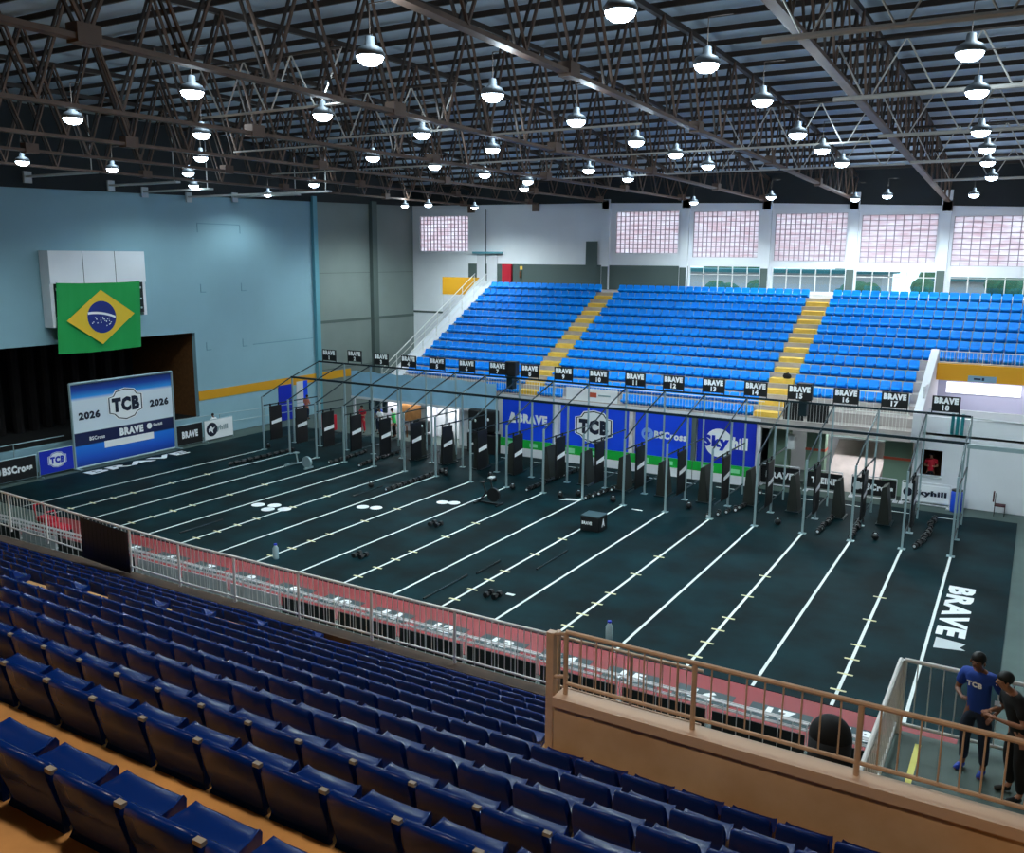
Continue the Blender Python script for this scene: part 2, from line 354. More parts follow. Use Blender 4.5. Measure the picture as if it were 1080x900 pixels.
for i, (x0, x1, y) in enumerate(((16.7, 21.9, -18), (16.7, 21.9, -12.8), (22, 27.2, -11.2), (22, 27.2, -4), (27.3, 32.3, -4.0), (16.7, 21.9, -4), (10.9, 16.6, -11.5), (27.3, 32.3, 4.2), (10.9, 16.6, -4), (5.3, 10.7, -4), (22, 27.2, 4.2), (16.7, 21.9, 4.2))):
    tie(x0, x1, y, 14.85, M_tie, 'thin tie rod with lattice between two roof trusses, number %d from the front left' % (i + 1), .035, i % 3 == 1 or i < 2)
for i, (x0, x1, y, z) in enumerate(((-5.9, -.5, -9.3, 14.7), (-5.9, -.5, -4.7, 14.6), (-5.9, -.5, -2.6, 14.4), (-5.9, -.5, 3.9, 14.5), (-5.9, 5, .4, 14.3))):
    t = thing('wall_tie_beam', 'steel tie coloured as lit, from blue wall to the eighth truss, %s from the left' % ordn(i + 1), 'beam', (x0, y, z), 'ties coloured as lit at the blue wall')
    obj('channel', MB().box(x0, x1, y - .14, y + .14, z, z + .09), M_rail, t)  # white stands in for lamplight falling on these ties
    obj('bracket', MB().box(x0, x0 + .12, y - .2, y + .2, z - .25, z + .3), M_grey, t)
    obj('hanger', MB().tube((x1 - .3, y, z), (x1 - .3, y, z + 2.6), .025, 6), M_rail, t)
# ================================================================== LAMPS
LAMPS = [(26.7, -22.8), (20.9, -21.9), (31.5, -22.5), (26.6, -18.4), (31.4, -18.0), (26.5, -14.0), (21.2, -18.0), (36.05, -16.7), (35.9, -12.2), (35.7, -6.9), (35.6, -2.2), (35.4, 2.4), (35.2, 9.3), (31.25, -13.3), (31.05, -8.7), (30.85, -4.4), (30.6, .3),
         (26.2, -9.2), (26.1, -5.4), (25.8, -1.0), (21.3, -13.8), (21.15, -9.6), (15.8, -9.35), (16.0, -5.7), (15.8, -1.6), (15.75, 2.4), (20.85, -1.5), (20.6, 3.2), (14.8, -20.7), (15.4, -16.9), (10.0, -12.3), (4.3, -8.1), (-1.5, -2.9),
         (2.9, -10.9), (2.3, -14.5), (5.0, -.8), (-2.9, 3.8), (13.3, 6.3), (24.1, 15.0), (29.9, 16.6), (27.9, 18.6), (3.0, 17.4), (-.3, 13.8), (1.8, 13.6), (18.6, 18.0), (34.0, 17.6)]
LZ = 14.62
lamp0 = None
spot_d = bpy.data.lights.new('lamp_light', 'SPOT'); spot_d.energy = LAMP_W * 10; spot_d.spot_size = math.radians(155); spot_d.spot_blend = 0.7; spot_d.shadow_soft_size = 0.2; spot_d.color = (0.80, 0.97, 1.0)
strong_d = spot_d.copy(); strong_d.energy = LAMP_W * 20
up_d = bpy.data.lights.new('lamp_spill', 'POINT'); up_d.energy = LAMP_W * .2; up_d.shadow_soft_size = 0.2; up_d.color = (0.7, 0.88, 1.0)
M_lens = mat('lamp_lens', 'FFFFFF', 0.3, emit='DDF1FF', estr=22)
order = sorted(range(len(LAMPS)), key=lambda i: px((LAMPS[i][0], LAMPS[i][1], LZ))[0])
rank = {i: n + 1 for n, i in enumerate(order)}
for i, (x, y) in enumerate(LAMPS):
    z = LZ + (.25 if x > 30 and y < -10 else 0)
    if y > 10: z = 14.4
    lb = 'round white high bay lamp, %s of the ceiling lamps counted from the left' % ordn(rank[i])
    if lamp0 is None:
        lamp0 = thing('ceiling_lamp', lb, 'lamp', (x, y, z), 'high bay lamps')
        c = (x, y, z)
        obj('housing', MB().lathe((x, y, z), [(.26, .0), (.28, .05), (.22, .14), (.1, .2), (.08, .34), (.02, .36)], 20), mat('lamp_housing_grey', '5A6268', .5), lamp0, True)
        obj('lens', MB().lathe((x, y, z - .06), [(.04, -.1), (.14, -.08), (.22, -.02), (.25, .055)], 20), M_lens, lamp0, True)
        obj('hanger', MB().tube((x, y, z + .35), (x, y, z + .9), .01, 6).tube((x, y, z + .9), (x + .5, y, z + .9), .01, 6), M_steel_dk, lamp0)
        L = bpy.data.objects.new('lamp_light', spot_d); C.objects.link(L); L.parent = lamp0; L.location = (0, 0, -.1)
        L = bpy.data.objects.new('lamp_spill', up_d); C.objects.link(L); L.parent = lamp0; L.location = (0.3, 0, .5)
    else:
        t = copy_tree(lamp0); t.location = (x, y, z); tag(t, lb, 'lamp', 'high bay lamps')
        if y > 9:                     # same lamps, given extra power to brighten the far stand and back wall
            for ch in t.children:
                if ch.name.startswith('lamp_light'): ch.data = strong_d
warm_d = bpy.data.lights.new('warm_light', 'SPOT'); warm_d.energy = 620; warm_d.spot_size = math.radians(140); warm_d.spot_blend = .8; warm_d.shadow_soft_size = .25; warm_d.color = (1.0, 0.84, 0.66)
for n, x in enumerate((24.0, 29.0, 34.0, 39.0)):
    t = thing('stand_lamp', 'warm ceiling lamp above the near stand, %s from the left' % ordn(n + 1), 'lamp', (x, -34.0, 14.6), 'warm stand lamps')
    obj('housing', MB().lathe((x, -34.0, 14.6), [(.24, 0), (.26, .05), (.12, .2), (.04, .3)], 16), M_steel_dk, t, True)
    obj('lens', MB().lathe((x, -34.0, 14.55), [(.08, 0), (.2, .01), (.22, .05)], 16), mat('warm_lens', 'FFD8A0', .4, emit='FFC890', estr=6), t)
    obj('hanger', MB().tube((x, -34.0, 14.9), (x, -34.0, roofz(-34)), .012, 6), M_steel_dk, t)
    L = bpy.data.objects.new('warm_light', warm_d); C.objects.link(L); L.parent = t; L.location = (0, 0, -.1)
def tube_light(x0, x1, y, z, e, label):
    t = thing('tube_light', label, 'lamp', (x0, y, z))
    obj('tube', MB().tube((x0, y, z - .06), (x1, y, z - .06), .025, 8), mat('tube_glow', 'FFFFFF', .4, emit='F4F6FF', estr=8), t)
    obj('holder', MB().box(x0 - .05, x1 + .05, y - .06, y + .06, z - .03, z), M_grey, t)
    d = bpy.data.lights.new('tube_area', 'AREA'); d.shape = 'RECTANGLE'; d.size = x1 - x0; d.size_y = .1; d.energy = e; d.color = (.95, .96, 1)
    L = bpy.data.objects.new('tube_area', d); C.objects.link(L); L.parent = t; L.location = ((x1 - x0) / 2, 0, -.1)
tube_light(28.5, 32.5, 9.2, 3.02, 110, 'long tube light under the slab of the recess')
tube_light(1.6, 5.0, 7.8, 2.3, 60, 'tube light under the left end of the canopy')
tube_light(6.2, 8.5, 7.8, 2.5, 90, 'tube light under the right end of the canopy')
tube_light(34.2, 40.0, 12.9, 5.28, 70, 'tube light in the room below the orange parapet')
# ================================================================== COURT FLOOR
tag(obj('rubber_flooring', MB().box(-4.2, 37.7, -14.3, 6.3, -.02, .012), M_mat), 'dark teal rubber flooring laid over the whole court', 'flooring')
tag(obj('red_floor_strip', MB().box(2.6, 37.0, -16.6, -14.32, -.02, .006), M_red), 'red floor strip between the rubber flooring and the near barriers', 'flooring')
FXs = [-0.23, 1.79, 3.8, 5.79, 7.82, 9.87, 11.86, 13.98, 16.06, 18.09, 20.17, 22.21, 24.22, 26.25, 28.18, 30.15, 32.03, 33.92, 35.64]
NXs = [-0.4, 1.66, 3.78, 5.77, 7.65, 9.72, 11.79, 13.8, 15.91, 17.98, 20.08, 22.05, 24.07, 26.19, 28.16, 30.25, 32.12, 34.12, 35.81]
for i in range(19):
    a, b = FXs[i], NXs[i]; y0, y1 = -14.28, -.05; hw = .045
    t = thing('lane_line', 'white tape lane line, %s from the left' % ordn(i + 1), 'floor line', (b, y0, .012), 'lane lines')
    obj('tape', MB().add([(b - hw, y0, .017), (b + hw, y0, .017), (a + hw, y1, .017), (a - hw, y1, .017)], [(0, 1, 2, 3)]), M_line, t)
    if i % 2 == 1:
        for ty in (-5.85, -8.05, -10.2, -11.25, -12.3, -13.35):
            x = b + (a - b) * (ty - y0) / (y1 - y0); obj('distance_mark', MB().box(x - .2, x + .2, ty - .04, ty + .04, .013, .02), M_tick, t)
for i in range(5, 18):
    x = FXs[i] + .55
    tag(obj('start_line', MB().box(x, x + .95, 5.45, 5.53, .013, .018), M_line), 'short white start line behind the rig, %s from the right' % ordn(18 - i), 'floor line', 'start lines')
t = thing('floor_lettering', 'white BRAVE lettering on the rubber floor near the right edge', 'floor lettering', (36.35, -6, .012))
text('BRAVE', (36.3, -5.75, .02), (0, -1, 0), (1, 0, 0), 4.7, .82, M_txt, t, .05, 0)
obj('logo', MB().add([(35.95, -8.35, .02), (36.75, -8.5, .02), (36.62, -8.85, .02), (36.78, -9.0, .02), (35.95, -9.2, .02)], [(0, 1, 2, 3, 4)]), M_grey, t)
t = thing('floor_lettering', 'white BRAVE lettering on the floor beside the large blue backdrop', 'floor lettering', (-3.6, -6, .012))
text('BRAVE', (-3.5, -5.9, .02), (0, 1, 0), (-1, 0, 0), 6.2, .75, M_txt, t, .04, 0)
for n, (x, y, lb) in enumerate(((8.2, -8.6, 'left'), (8.9, -8.3, 'rear'), (9.1, -8.9, 'front'), (9.7, -8.5, 'right'))):
    tag(obj('floor_disc', MB().lathe((x, y, .012), [(.3, 0), (.3, .012), (.27, .02)], 16), M_txt), 'white floor disc, %s one of the four clustered on the left lanes' % lb, 'disc')
for n, (x, y, lb) in enumerate(((12.4, -6.4, 'left disc of the pair before the sixth post'), (13.0, -6.2, 'right disc of the pair before the sixth post'), (15.0, -3.9, 'left disc of the pair in front of the bike'), (15.5, -3.7, 'right disc of the pair in front of the bike'))):
    tag(obj('floor_disc', MB().lathe((x, y, .012), [(.28, 0), (.28, .012), (.25, .02)], 16), M_txt), 'white ' + lb, 'disc')
for n, (x, y, rz, L) in enumerate(((21.2, -12.6, 0, 2.6), (21.4, -10.2, 0, 1.6), (23.0, -8.3, 0, 2.4), (8.7, -12.2, 0, 2.2), (10.9, -4.2, 0, 2.2))):
    t = thing('barbell', 'dark barbell lying on the floor, %s from the left' % ordn([4, 3, 5, 1, 2][n]), 'barbell', (x, y, .04), 'barbells')
    obj('bar', MB().tube((x, y - L / 2, .045), (x, y + L / 2, .045), .018, 8), M_rigd, t)
    obj('sleeve', MB().tube((x, y - L / 2, .045), (x, y - L / 2 + .4, .045), .03, 8), M_rubber, t)
    obj('sleeve', MB().tube((x, y + L / 2 - .4, .045), (x, y + L / 2, .045), .03, 8), M_rubber, t)
# kettlebell shaped weights and balls scattered in the lanes
def kettle(x, y, label, r=.14):
    t = thing('kettlebell', label, 'kettlebell', (x, y, .012), 'loose kettlebells')
    obj('bell', MB().ball((x, y, .012 + r), r, r, r * .95, 14, 8), M_rubber, t, True)
    mb = MB(); P = [(x + r * .75 * math.cos(a), y, .012 + r * 1.7 + r * .75 * math.sin(a)) for a in [PI * k / 6 for k in range(7)]]
    for a, b in zip(P, P[1:]): mb.tube(a, b, .018, 6)
    obj('handle', mb, M_rubber, t)
    obj('badge', MB().lathe((x, y, .012 + r * 1.92), [(.05, 0), (.05, .015)], 10), M_grey, t)
KB = [(16.55, -.25), (19.2, -.35), (19.8, .35), (21.6, .25), (24.95, 1.05), (28.98, .65), (32.85, .65), (10.55, -3.55), (-.3, .4), (14.4, 1.2), (15.0, .6), (12.2, .4)]
for n, (x, y) in enumerate(sorted(KB)): kettle(x, y, 'small black kettlebell on the floor by the rig, %s from the left' % ordn(n + 1))
for n, (x, y) in enumerate(((16.8, -7.0), (16.7, -11.7), (23.0, -12.5))):
    t = thing('dumbbell_pair', ['black dumbbell pair alone in the middle of the lanes', 'black dumbbell pair near the red strip, left of the other', 'black dumbbell pair by a short white strip near the red floor'][n], 'dumbbell', (x, y, .012))
    for s in (-.16, .16):
        obj('dumbbell', MB().tube((x + s, y - .22, .1), (x + s, y - .08, .1), .1, 6).tube((x + s, y + .08, .1), (x + s, y + .22, .1), .1, 6).tube((x + s, y - .1, .1), (x + s, y + .1, .1), .03, 8), M_rubber, t)
tag(obj('tape_strip', MB().box(23.25, 23.55, -12.1, -11.95, .013, .018), M_line), 'short white tape strip beside the black dumbbells', 'tape')
tag(obj('tape_strip', MB().box(22.8, 23.3, -.4, -.3, .013, .018), M_line), 'short white tape strip in front of the twelfth post', 'tape')
tag(obj('tape_strip', MB().add([(19.3, -.7, .018), (20.2, -.35, .018), (20.1, -.1, .018), (19.5, -.3, .018)], [(0, 1, 2, 3)]), M_line), 'white tape patch at the foot of the eleventh post', 'tape')
# rows of black dumbbells with pale ends
def db_master():
    t = thing('dumbbell', 'placeholder dumbbell label here', 'dumbbell', (0, 0, 0))
    obj('head', MB().tube((-.24, 0, .1), (-.08, 0, .1), .105, 6), M_rubber, t); obj('head', MB().tube((.08, 0, .1), (.24, 0, .1), .105, 6), M_rubber, t)
    obj('grip', MB().tube((-.09, 0, .1), (.09, 0, .1), .03, 8), M_rubber, t)
    obj('end_cap', MB().tube((.24, 0, .1), (.247, 0, .1), .055, 10), M_grey, t)
    return t
DB0 = None
ROWS = [((1.25, -3.7), (1.45, .4), 10, 0), ((5.5, -.6), (5.3, 2.2), 7, 0), ((7.2, -.3), (6.9, 3.0), 8, 0), ((11.66, -3.5), (11.66, 1.0), 11, 0), ((17.3, 0), (17.5, 4.6), 10, 0), ((20.35, .2), (21.2, 5.1), 11, 0), ((26.1, .3), (26.95, 5.4), 11, .5), ((30.7, .5), (30.85, 4.2), 8, 0), ((32.0, .5), (31.9, 2.8), 5, 0), ((34.4, .5), (34.6, 4.8), 9, .1)]
for r, (a, b, n, bow) in enumerate(ROWS):
    for k in range(n):
        f = k / (n - 1); x = a[0] + (b[0] - a[0]) * f + bow * math.sin(PI * min(1, f * 1.3)); y = a[1] + (b[1] - a[1]) * f
        lb = 'black dumbbell with pale end, %s from the front in the %s dumbbell row' % (ordn(k + 1), ordn(r + 1))
        if DB0 is None: DB0 = db_master(); t = DB0; LABELS.clear() if False else None
        else: t = copy_tree(DB0)
        t.location = (x, y, .012); t.rotation_euler = (0, 0, -PI / 2 + random.uniform(-.35, .35)); tag(t, lb, 'dumbbell', 'dumbbell rows')
# plyo box
t = thing('plyo_box', 'black padded plyo box standing alone on the lanes', 'box', (22.6, -4.0, .012))
bb = obj('box_body', MB().box(22.2, 23.05, -4.35, -3.55, .012, .62), M_rubber, t, bevel=.03)
obj('top_pad', MB().box(22.2, 23.05, -4.35, -3.55, .62, .66), mat('teal_grey_pad', '2E4A52', .5), t, bevel=.02)
text('BRAVE', (22.5, -4.36, .36), XH, ZH, .45, .14, M_txt, bb, .05)
text('A', (23.06, -4.0, .36), YH, ZH, .3, .34, M_txt, bb, .06)
# exercise bike
bx, by = 16.9, -3.0
t = thing('exercise_bike', 'black exercise bike standing in front of the rig', 'exercise bike', (bx, by, .012))
obj('base', MB().box(bx - .6, bx + .6, by - .04, by + .04, .03, .1).box(bx - .62, bx - .54, by - .3, by + .3, .012, .08).box(bx + .54, bx + .62, by - .3, by + .3, .012, .08), M_rubber, t)
obj('fan_wheel', MB().tube((bx + .28, by - .07, .48), (bx + .28, by + .07, .48), .32, 20), M_rubber, t)
obj('frame', MB().tube((bx - .5, by, .08), (bx - .1, by, .55), .045, 8).tube((bx - .1, by, .55), (bx + .28, by, .48), .045, 8).tube((bx - .1, by, .5), (bx - .3, by, .95), .04, 8).tube((bx + .28, by, .48), (bx + .1, by, 1.15), .04, 8), M_rubber, t)
obj('seat', MB().box(bx - .42, bx - .18, by - .11, by + .11, .95, 1.02), M_rubber, t, bevel=.03)
obj('handlebar', MB().tube((bx + .05, by - .3, 1.1), (bx - .1, by - .26, 1.2), .022, 6).tube((bx + .05, by + .3, 1.1), (bx - .1, by + .26, 1.2), .022, 6).tube((bx + .05, by - .3, 1.1), (bx + .05, by + .3, 1.1), .022, 6), M_rubber, t)
obj('console', MB().box(bx + .05, bx + .28, by - .14, by + .14, 1.24, 1.3), M_grey, t)
obj('pedal', MB().box(bx - .2, bx - .06, by - .26, by - .12, .3, .34).box(bx - .16, bx - .02, by + .12, by + .26, .5, .54), M_rubber, t)
bx, by = 4.7, -2.2
t = thing('exercise_bike', 'pale grey exercise bike tipped on the second lane at left', 'exercise bike', (bx, by, .012))
obj('fan_wheel', MB().tube((bx + .45, by - .07, .36), (bx + .45, by + .07, .36), .3, 18), M_rig, t)
obj('frame', MB().tube((bx - .8, by, .1), (bx + .45, by, .35), .04, 8).tube((bx - .2, by, .2), (bx - .3, by, .75), .035, 8), M_rig, t)
obj('base', MB().box(bx - .9, bx - .8, by - .3, by + .3, .012, .1).box(bx + .5, bx + .6, by - .3, by + .3, .012, .1), M_rig, t)
obj('seat', MB().box(bx - .42, bx - .18, by - .11, by + .11, .74, .8), M_rig, t)
for n, (x, y, lb) in enumerate(((14.2, -13.5, 'clear water bottle on the lanes behind the left railing'), (27.7, -13.6, 'clear water bottle beside a lane line near the vomitory rail'))):
    t = thing('water_bottle', lb, 'bottle', (x, y, .012))
    obj('bottle_body', MB().lathe((x, y, .012), [(.1, 0), (.11, .04), (.11, .42), (.06, .5), (.05, .54)], 14), mat('clear_plastic', '9DB4B8', .15, spec=.8), t, True)
    obj('cap', MB().lathe((x, y, .55), [(.06, 0), (.06, .05)], 12), M_bann2, t)
# ================================================================== RIG
rig = thing('training_rig', 'long galvanised training rig spanning all the lanes', 'rig', (0, 0, .012))
HF, HM, HB, YMid, YBk = 3.1, 3.96, 4.66, 2.4, 4.8
def post(x, y, h):
    obj('upright', MB().box(x - .04, x + .04, y - .04, y + .04, .012, h), M_rig, rig)
    obj('foot_plate', MB().box(x - .14, x + .14, y - .12, y + .12, .012, .03), M_rig, rig)
for i, x in enumerate(FXs):
    xm = x + (.05 if i < 15 else -.02); h = HF
    post(x, 0, h); post(xm, YMid, HM)
    obj('rear_upright', MB().box(x - .035, x + .035, YBk - .035, YBk + .035, .012, HB), M_rig, rig)
    obj('inclined_bar', MB().tube((x, 0, h - .03), (x, YMid, HM), .035, 6).tube((x, YMid, HM), (x, YBk, HB), .035, 6), M_rigd, rig)
    obj('pull_up_bar', MB().tube((x, 0, 2.58), (x, YBk, 2.5), .035, 8), M_rigd, rig)
    obj('lower_bar', MB().tube((x, .5, .5), (x, YBk, .5), .03, 8), M_rigd, rig)
def long_beam(name, y, z, x0, x1, m, r=.05): obj(name, MB().box(x0, x1, y - r, y + r, z - r, z + r), m, rig)
long_beam('middle_beam', YMid, HM, -.25, 35.75, M_rigd, .055)
long_beam('rear_beam', YBk, HB, -.25, 35.6, M_rigd, .045)
long_beam('side_beam', YMid - .1, HM - .08, 35.7, 45.9, M_rig, .08)
# hanging boards, one per frame
for i, x in enumerate(FXs[:18] + [35.6]):
    if i == 18: continue
    y0, y1 = (.45, 1.35)
    if i > 8: y0, y1 = 1.0 + .04 * (i - 8), 1.95 + .04 * (i - 8)
    t = thing('target_board', 'tall black board with white stripe hung inside the rig, %s from the left' % ordn(i + 1), 'board', (x + .12, y0, .5), 'black rig boards')
    bd_ = obj('board', MB().box(x + .06, x + .14, y0, y1, .52, 2.48), M_black, t, bevel=.01)
    obj('stripe', MB().add([(x + .145, y0 + .08, 1.42), (x + .145, y1 - .04, 1.5), (x + .145, y1 - .04, 1.72), (x + .145, y0 + .08, 1.6)], [(0, 1, 2, 3)]), M_txt, bd_)
    obj('stripe', MB().add([(x + .055, y0 + .08, 1.42), (x + .055, y1 - .04, 1.5), (x + .055, y1 - .04, 1.72), (x + .055, y0 + .08, 1.6)], [(3, 2, 1, 0)]), M_txt, bd_)
    obj('strap', MB().box(x + .0, x + .07, y0 + .1, y0 + .16, 2.3, 2.62).box(x + .0, x + .07, y1 - .16, y1 - .1, 2.3, 2.62), M_rubber, t)
for i in range(5, 18):
    xc = FXs[i] - 1.15; y0, y1 = 2.3, 3.2
    if i >= 14: y0, y1 = 2.9, 3.7
    t = thing('leaning_board', 'dark padded wedge board standing behind the rig boards, %s from the right' % ordn(18 - i), 'board', (xc, y0, .012), 'wedge boards')
    mb = MB().prism([(-.2, .012), (.3, .012), (.08, 1.72), (-.12, 1.62)], (xc, y0, 0), XH, ZH, (0, y1 - y0, 0))
    obj('wedge', mb, mat('dark_olive_pad', '20241F', .6), t, bevel=.02)
    obj('base_bar', MB().box(xc - .25, xc + .35, y0 - .1, y1 + .1, .012, .07), M_rigd, t)
# lane number signs on the rear beam
for i in range(18):
    xc = .62 + 2.0 * i; z0 = 4.72; wd = .54; hd = .66
    if i == 1: z0 = 4.78
    t = thing('lane_sign', 'black BRAVE lane sign on the rig top with number %d' % (i + 1), 'sign', (xc, YBk, z0), 'lane signs')
    pn = obj('sign_panel', MB().box(xc - wd, xc + wd, YBk - .02, YBk + .02, z0 + .05, z0 + .05 + hd), M_black, t)
    obj('sign_leg', MB().box(xc - wd, xc - wd + .04, YBk - .02, YBk + .02, z0 - .06, z0 + .06), M_rigd, t)
    obj('sign_leg', MB().box(xc + wd - .04, xc + wd, YBk - .02, YBk + .02, z0 - .06, z0 + .06), M_rigd, t)
    text('BRAVE', (xc, YBk - .02, z0 + .05 + hd * .72), XH, ZH, .92, .27, M_txt, pn, .075)
    text(str(i + 1), (xc, YBk - .02, z0 + .05 + hd * .26), XH, ZH, None, .24, M_txt, pn, .05, name='lane_number')
for n, (x, lb) in enumerate(((13.45, 'black loudspeaker on the rig top near the eighth sign'), (28.9, 'black loudspeaker on the rig top near the fifteenth sign'))):
    t = thing('loudspeaker', lb, 'loudspeaker', (x - .1, YBk + .3, 4.3)); x -= .1
    cb = obj('cabinet', MB().box(x - .35, x + .3, YBk + .1, YBk + .55, 4.72, 5.5), M_black, t, bevel=.03)
    obj('grille', MB().box(x - .3, x + .25, YBk + .08, YBk + .1, 4.78, 5.44), M_rubber, cb)
    obj('bracket', MB().box(x - .2, x + .15, YBk + .05, YBk + .5, 4.02, 4.72), M_rigd, t)
# ================================================================== BOARDS AND BANNERS
def shield(o, r, u, s, parent, m1=M_txt, m2=M_navy, t='TCB', n_off=.01):
    o = Vector(o); r = Vector(r); u = Vector(u); n = r.cross(u)
    P = [(-1, .55), (-.72, .62), (-.55, .92), (0, 1.05), (.55, .92), (.72, .62), (1, .55), (1, -.5), (.7, -.62), (.5, -.9), (0, -1.05), (-.5, -.9), (-.7, -.62), (-1, -.5)]
    obj('shield', MB().add([o + n * n_off + r * p[0] * s + u * p[1] * s * .78 for p in P], [tuple(range(14))]), m1, parent)
    obj('shield_outline', MB().add([o + n * (n_off + .004) + r * p[0] * s * q + u * p[1] * s * .78 * q for q in (.94, .88) for p in P], [(i, (i + 1) % 14, 14 + (i + 1) % 14, 14 + i) for i in range(14)]), m2, parent)
    text(t, o + n * (n_off + .008), r, u, s * 1.55, s * .72, m2, parent, .07)
def logo_ball(o, r, u, s, m, parent, m2=None):
    o = Vector(o); r = Vector(r); u = Vector(u); n = r.cross(u)
    obj('round_logo', MB().add([o + n * .01 + r * s * math.cos(2 * PI * i / 24) + u * s * math.sin(2 * PI * i / 24) for i in range(24)], [tuple(range(24))]), m, parent)
    if m2:
        obj('logo_mark', MB().add([o + n * .014 + r * s * a + u * s * b for a, b in ((-.6, .1), (-.1, .55), (.1, .2), (.6, .3), (.15, -.15), (.2, -.6), (-.2, -.2), (-.6, -.35))], [(0, 1, 2, 3, 4, 5, 6, 7)]), m2, parent)
# on the front wall of the far stand
FWY = 6.6
struct('wall_stand_front', MB().box(11.6, 26.5, FWY, FWY + .25, 0, 3.25), M_white)
BN = [(11.9, 15.15, 'BRAVE'), (15.6, 19.6, 'TCB'), (20.0, 23.05, 'BSCross'), (23.35, 26.3, 'Skyhill')]
for n, (x0, x1, s) in enumerate(BN):
    z0, z1 = .95, 3.15
    t = thing('wall_banner', 'blue %s banner on the far stand wall' % s, 'banner', (x0, FWY - .05, z0), 'blue wall banners')
    t = obj('banner_sheet', MB().box(x0, x1, FWY - .07, FWY - .02, z0, z1), M_bann2 if n == 3 else M_bann, t)
    xc = (x0 + x1) / 2; zc_ = 2.05
    if s == 'TCB': shield((xc, FWY - .075, zc_ + .05), XH, ZH, 1.12, t)
    elif s == 'BRAVE':
        text('BRAVE', (xc + .3, FWY - .072, zc_ + .1), XH, ZH, 1.9, .52, M_txt, t, .07)
        obj('round_logo', MB().add([(xc - 1.25, FWY - .08, zc_ - .2), (xc - .75, FWY - .08, zc_ - .2), (xc - .85, FWY - .08, zc_ + .35), (xc - 1.05, FWY - .08, zc_ + .4)], [(0, 1, 2, 3)]), M_txt, t)
    elif s == 'BSCross':
        text('BSCross', (xc + .4, FWY - .072, zc_ + .02), XH, ZH, 1.75, .4, M_txt, t, .05); logo_ball((xc - .85, FWY - .075, zc_ + .02), XH, ZH, .33, mat('pale_blue_print', '7FA6F0', .5), t, M_bann)
    else:
        logo_ball((xc - .35, FWY - .072, zc_ - .05), XH, ZH, .72, M_txt, t)
        text('Sky', (xc - .5, FWY - .09, zc_ - .05), XH, ZH, 1.35, .75, M_bann2, t, .06)
        text('hill', (xc + .72, FWY - .072, zc_ + .02), XH, ZH, .75, .62, M_txt, t, .06)
for n, (x0, x1) in enumerate([(11.9, 15.15), (15.5, 19.75), (19.8, 23.2), (23.25, 26.3)]):
    t = thing('perimeter_board', 'green and white board under the blue banners, %s from the left' % ordn(n + 1), 'board', (x0, FWY - .25, 0.012), 'green boards')
    obj('green_panel', MB().box(x0, x1, FWY - .3, FWY - .24, .5, .98), M_green, t)
    obj('white_panel', MB().box(x0, x1, FWY - .3, FWY - .24, .04, .5), M_white, t)
    obj('print', MB().box(x0 + .5, x0 + 1.1, FWY - .31, FWY - .3, .58, .85).box(x0 + 1.9, x0 + 2.4, FWY - .31, FWY - .3, .62, .82), mat('pale_green_print', '8EDFA8', .5), t)
for n, x in enumerate((15.37, 19.8, 23.2)):
    tag(obj('banner_post', MB().box(x - .11, x + .11, FWY - .22, FWY - .08, .0, 3.2), [M_white, mat('rust_streaked_white', 'C8B8B4', .7, nscale=3, col2='E4E0E2'), M_dgreen][n]), ['white post between the BRAVE and TCB banners', 'rust streaked white post between the TCB and BSCross banners', 'green grey post between the BSCross and Skyhill banners'][n], 'post')
def board(x0, x1, y, z0, z1, m, label, txt=None, tm=M_txt, ball=None):
    t = thing('perimeter_board', label, 'board', (x0, y, z0))
    obj('panel', MB().box(x0, x1, y - .03, y + .03, z0, z1), m, t)
    obj('frame', MB().tube((x0, y, z0 - .12), (x1, y, z0 - .12), .03, 6).tube((x0, y, 0), (x0, y, z1 + .1), .03, 6).tube((x1, y, 0), (x1, y, z1 + .1), .03, 6).box(x0 - .1, x0 + .1, y - .2, y + .2, -.02, .02).box(x1 - .1, x1 + .1, y - .2, y + .2, -.02, .02).tube((x0, y, z1 + .1), (x1, y, z1 + .1), .03, 6), M_white, t)
    if txt: text(txt, ((x0 + x1) / 2 + (.15 if ball else 0), y - .035, (z0 + z1) / 2), XH, ZH, (x1 - x0) * .72, (z1 - z0) * .42, tm, t, .06)
    if ball: logo_ball((x0 + .25, y - .035, (z0 + z1) / 2), XH, ZH, .2, ball, t)
YB = 7.3
board(26.45, 28.3, YB, .18, .95, M_black, 'black BRAVE board behind the rig at right', 'BRAVE')
board(28.65, 30.3, YB, .18, .95, M_black, 'black board with white lettering between BRAVE and BSCross boards', 'TREINE')
board(30.75, 32.7, YB, .18, .95, M_black, 'black BSCross board behind the right end of the rig', 'BSCross', M_txt, M_grey)
board(32.95, 34.95, YB, .18, .95, M_txt, 'white Skyhill board below the small wall window', 'Skyhill', M_navy, M_navy)
def sboard(y0, y1, z0, z1, m, label, txt=None, tm=M_txt, ball=None, name='perimeter_board'):
    x = -4.8; t = thing(name, label, 'board', (x, y0, z0))
    obj('panel', MB().box(x - .03, x + .03, y0, y1, z0, z1), m, t)
    obj('frame', MB().tube((x, y0, z0), (x, y1, z0), .03, 6).tube((x, y0, 0), (x, y0, z1), .035, 6).tube((x, y1, 0), (x, y1, z1), .035, 6).tube((x, y0, z1), (x, y1, z1), .035, 6).box(x - .4, x + .3, y0 - .03, y0 + .03, .012, .05), M_rig, t)
    if txt: text(txt, (x + .035, (y0 + y1) / 2 + (.25 if ball else 0), (z0 + z1) / 2), YH, ZH, (y1 - y0) * .62, (z1 - z0) * .36, tm, t, .06)
    if ball: logo_ball((x + .035, y0 + .4, (z0 + z1) / 2), YH, ZH, .26, ball, t, M_black)
    return t
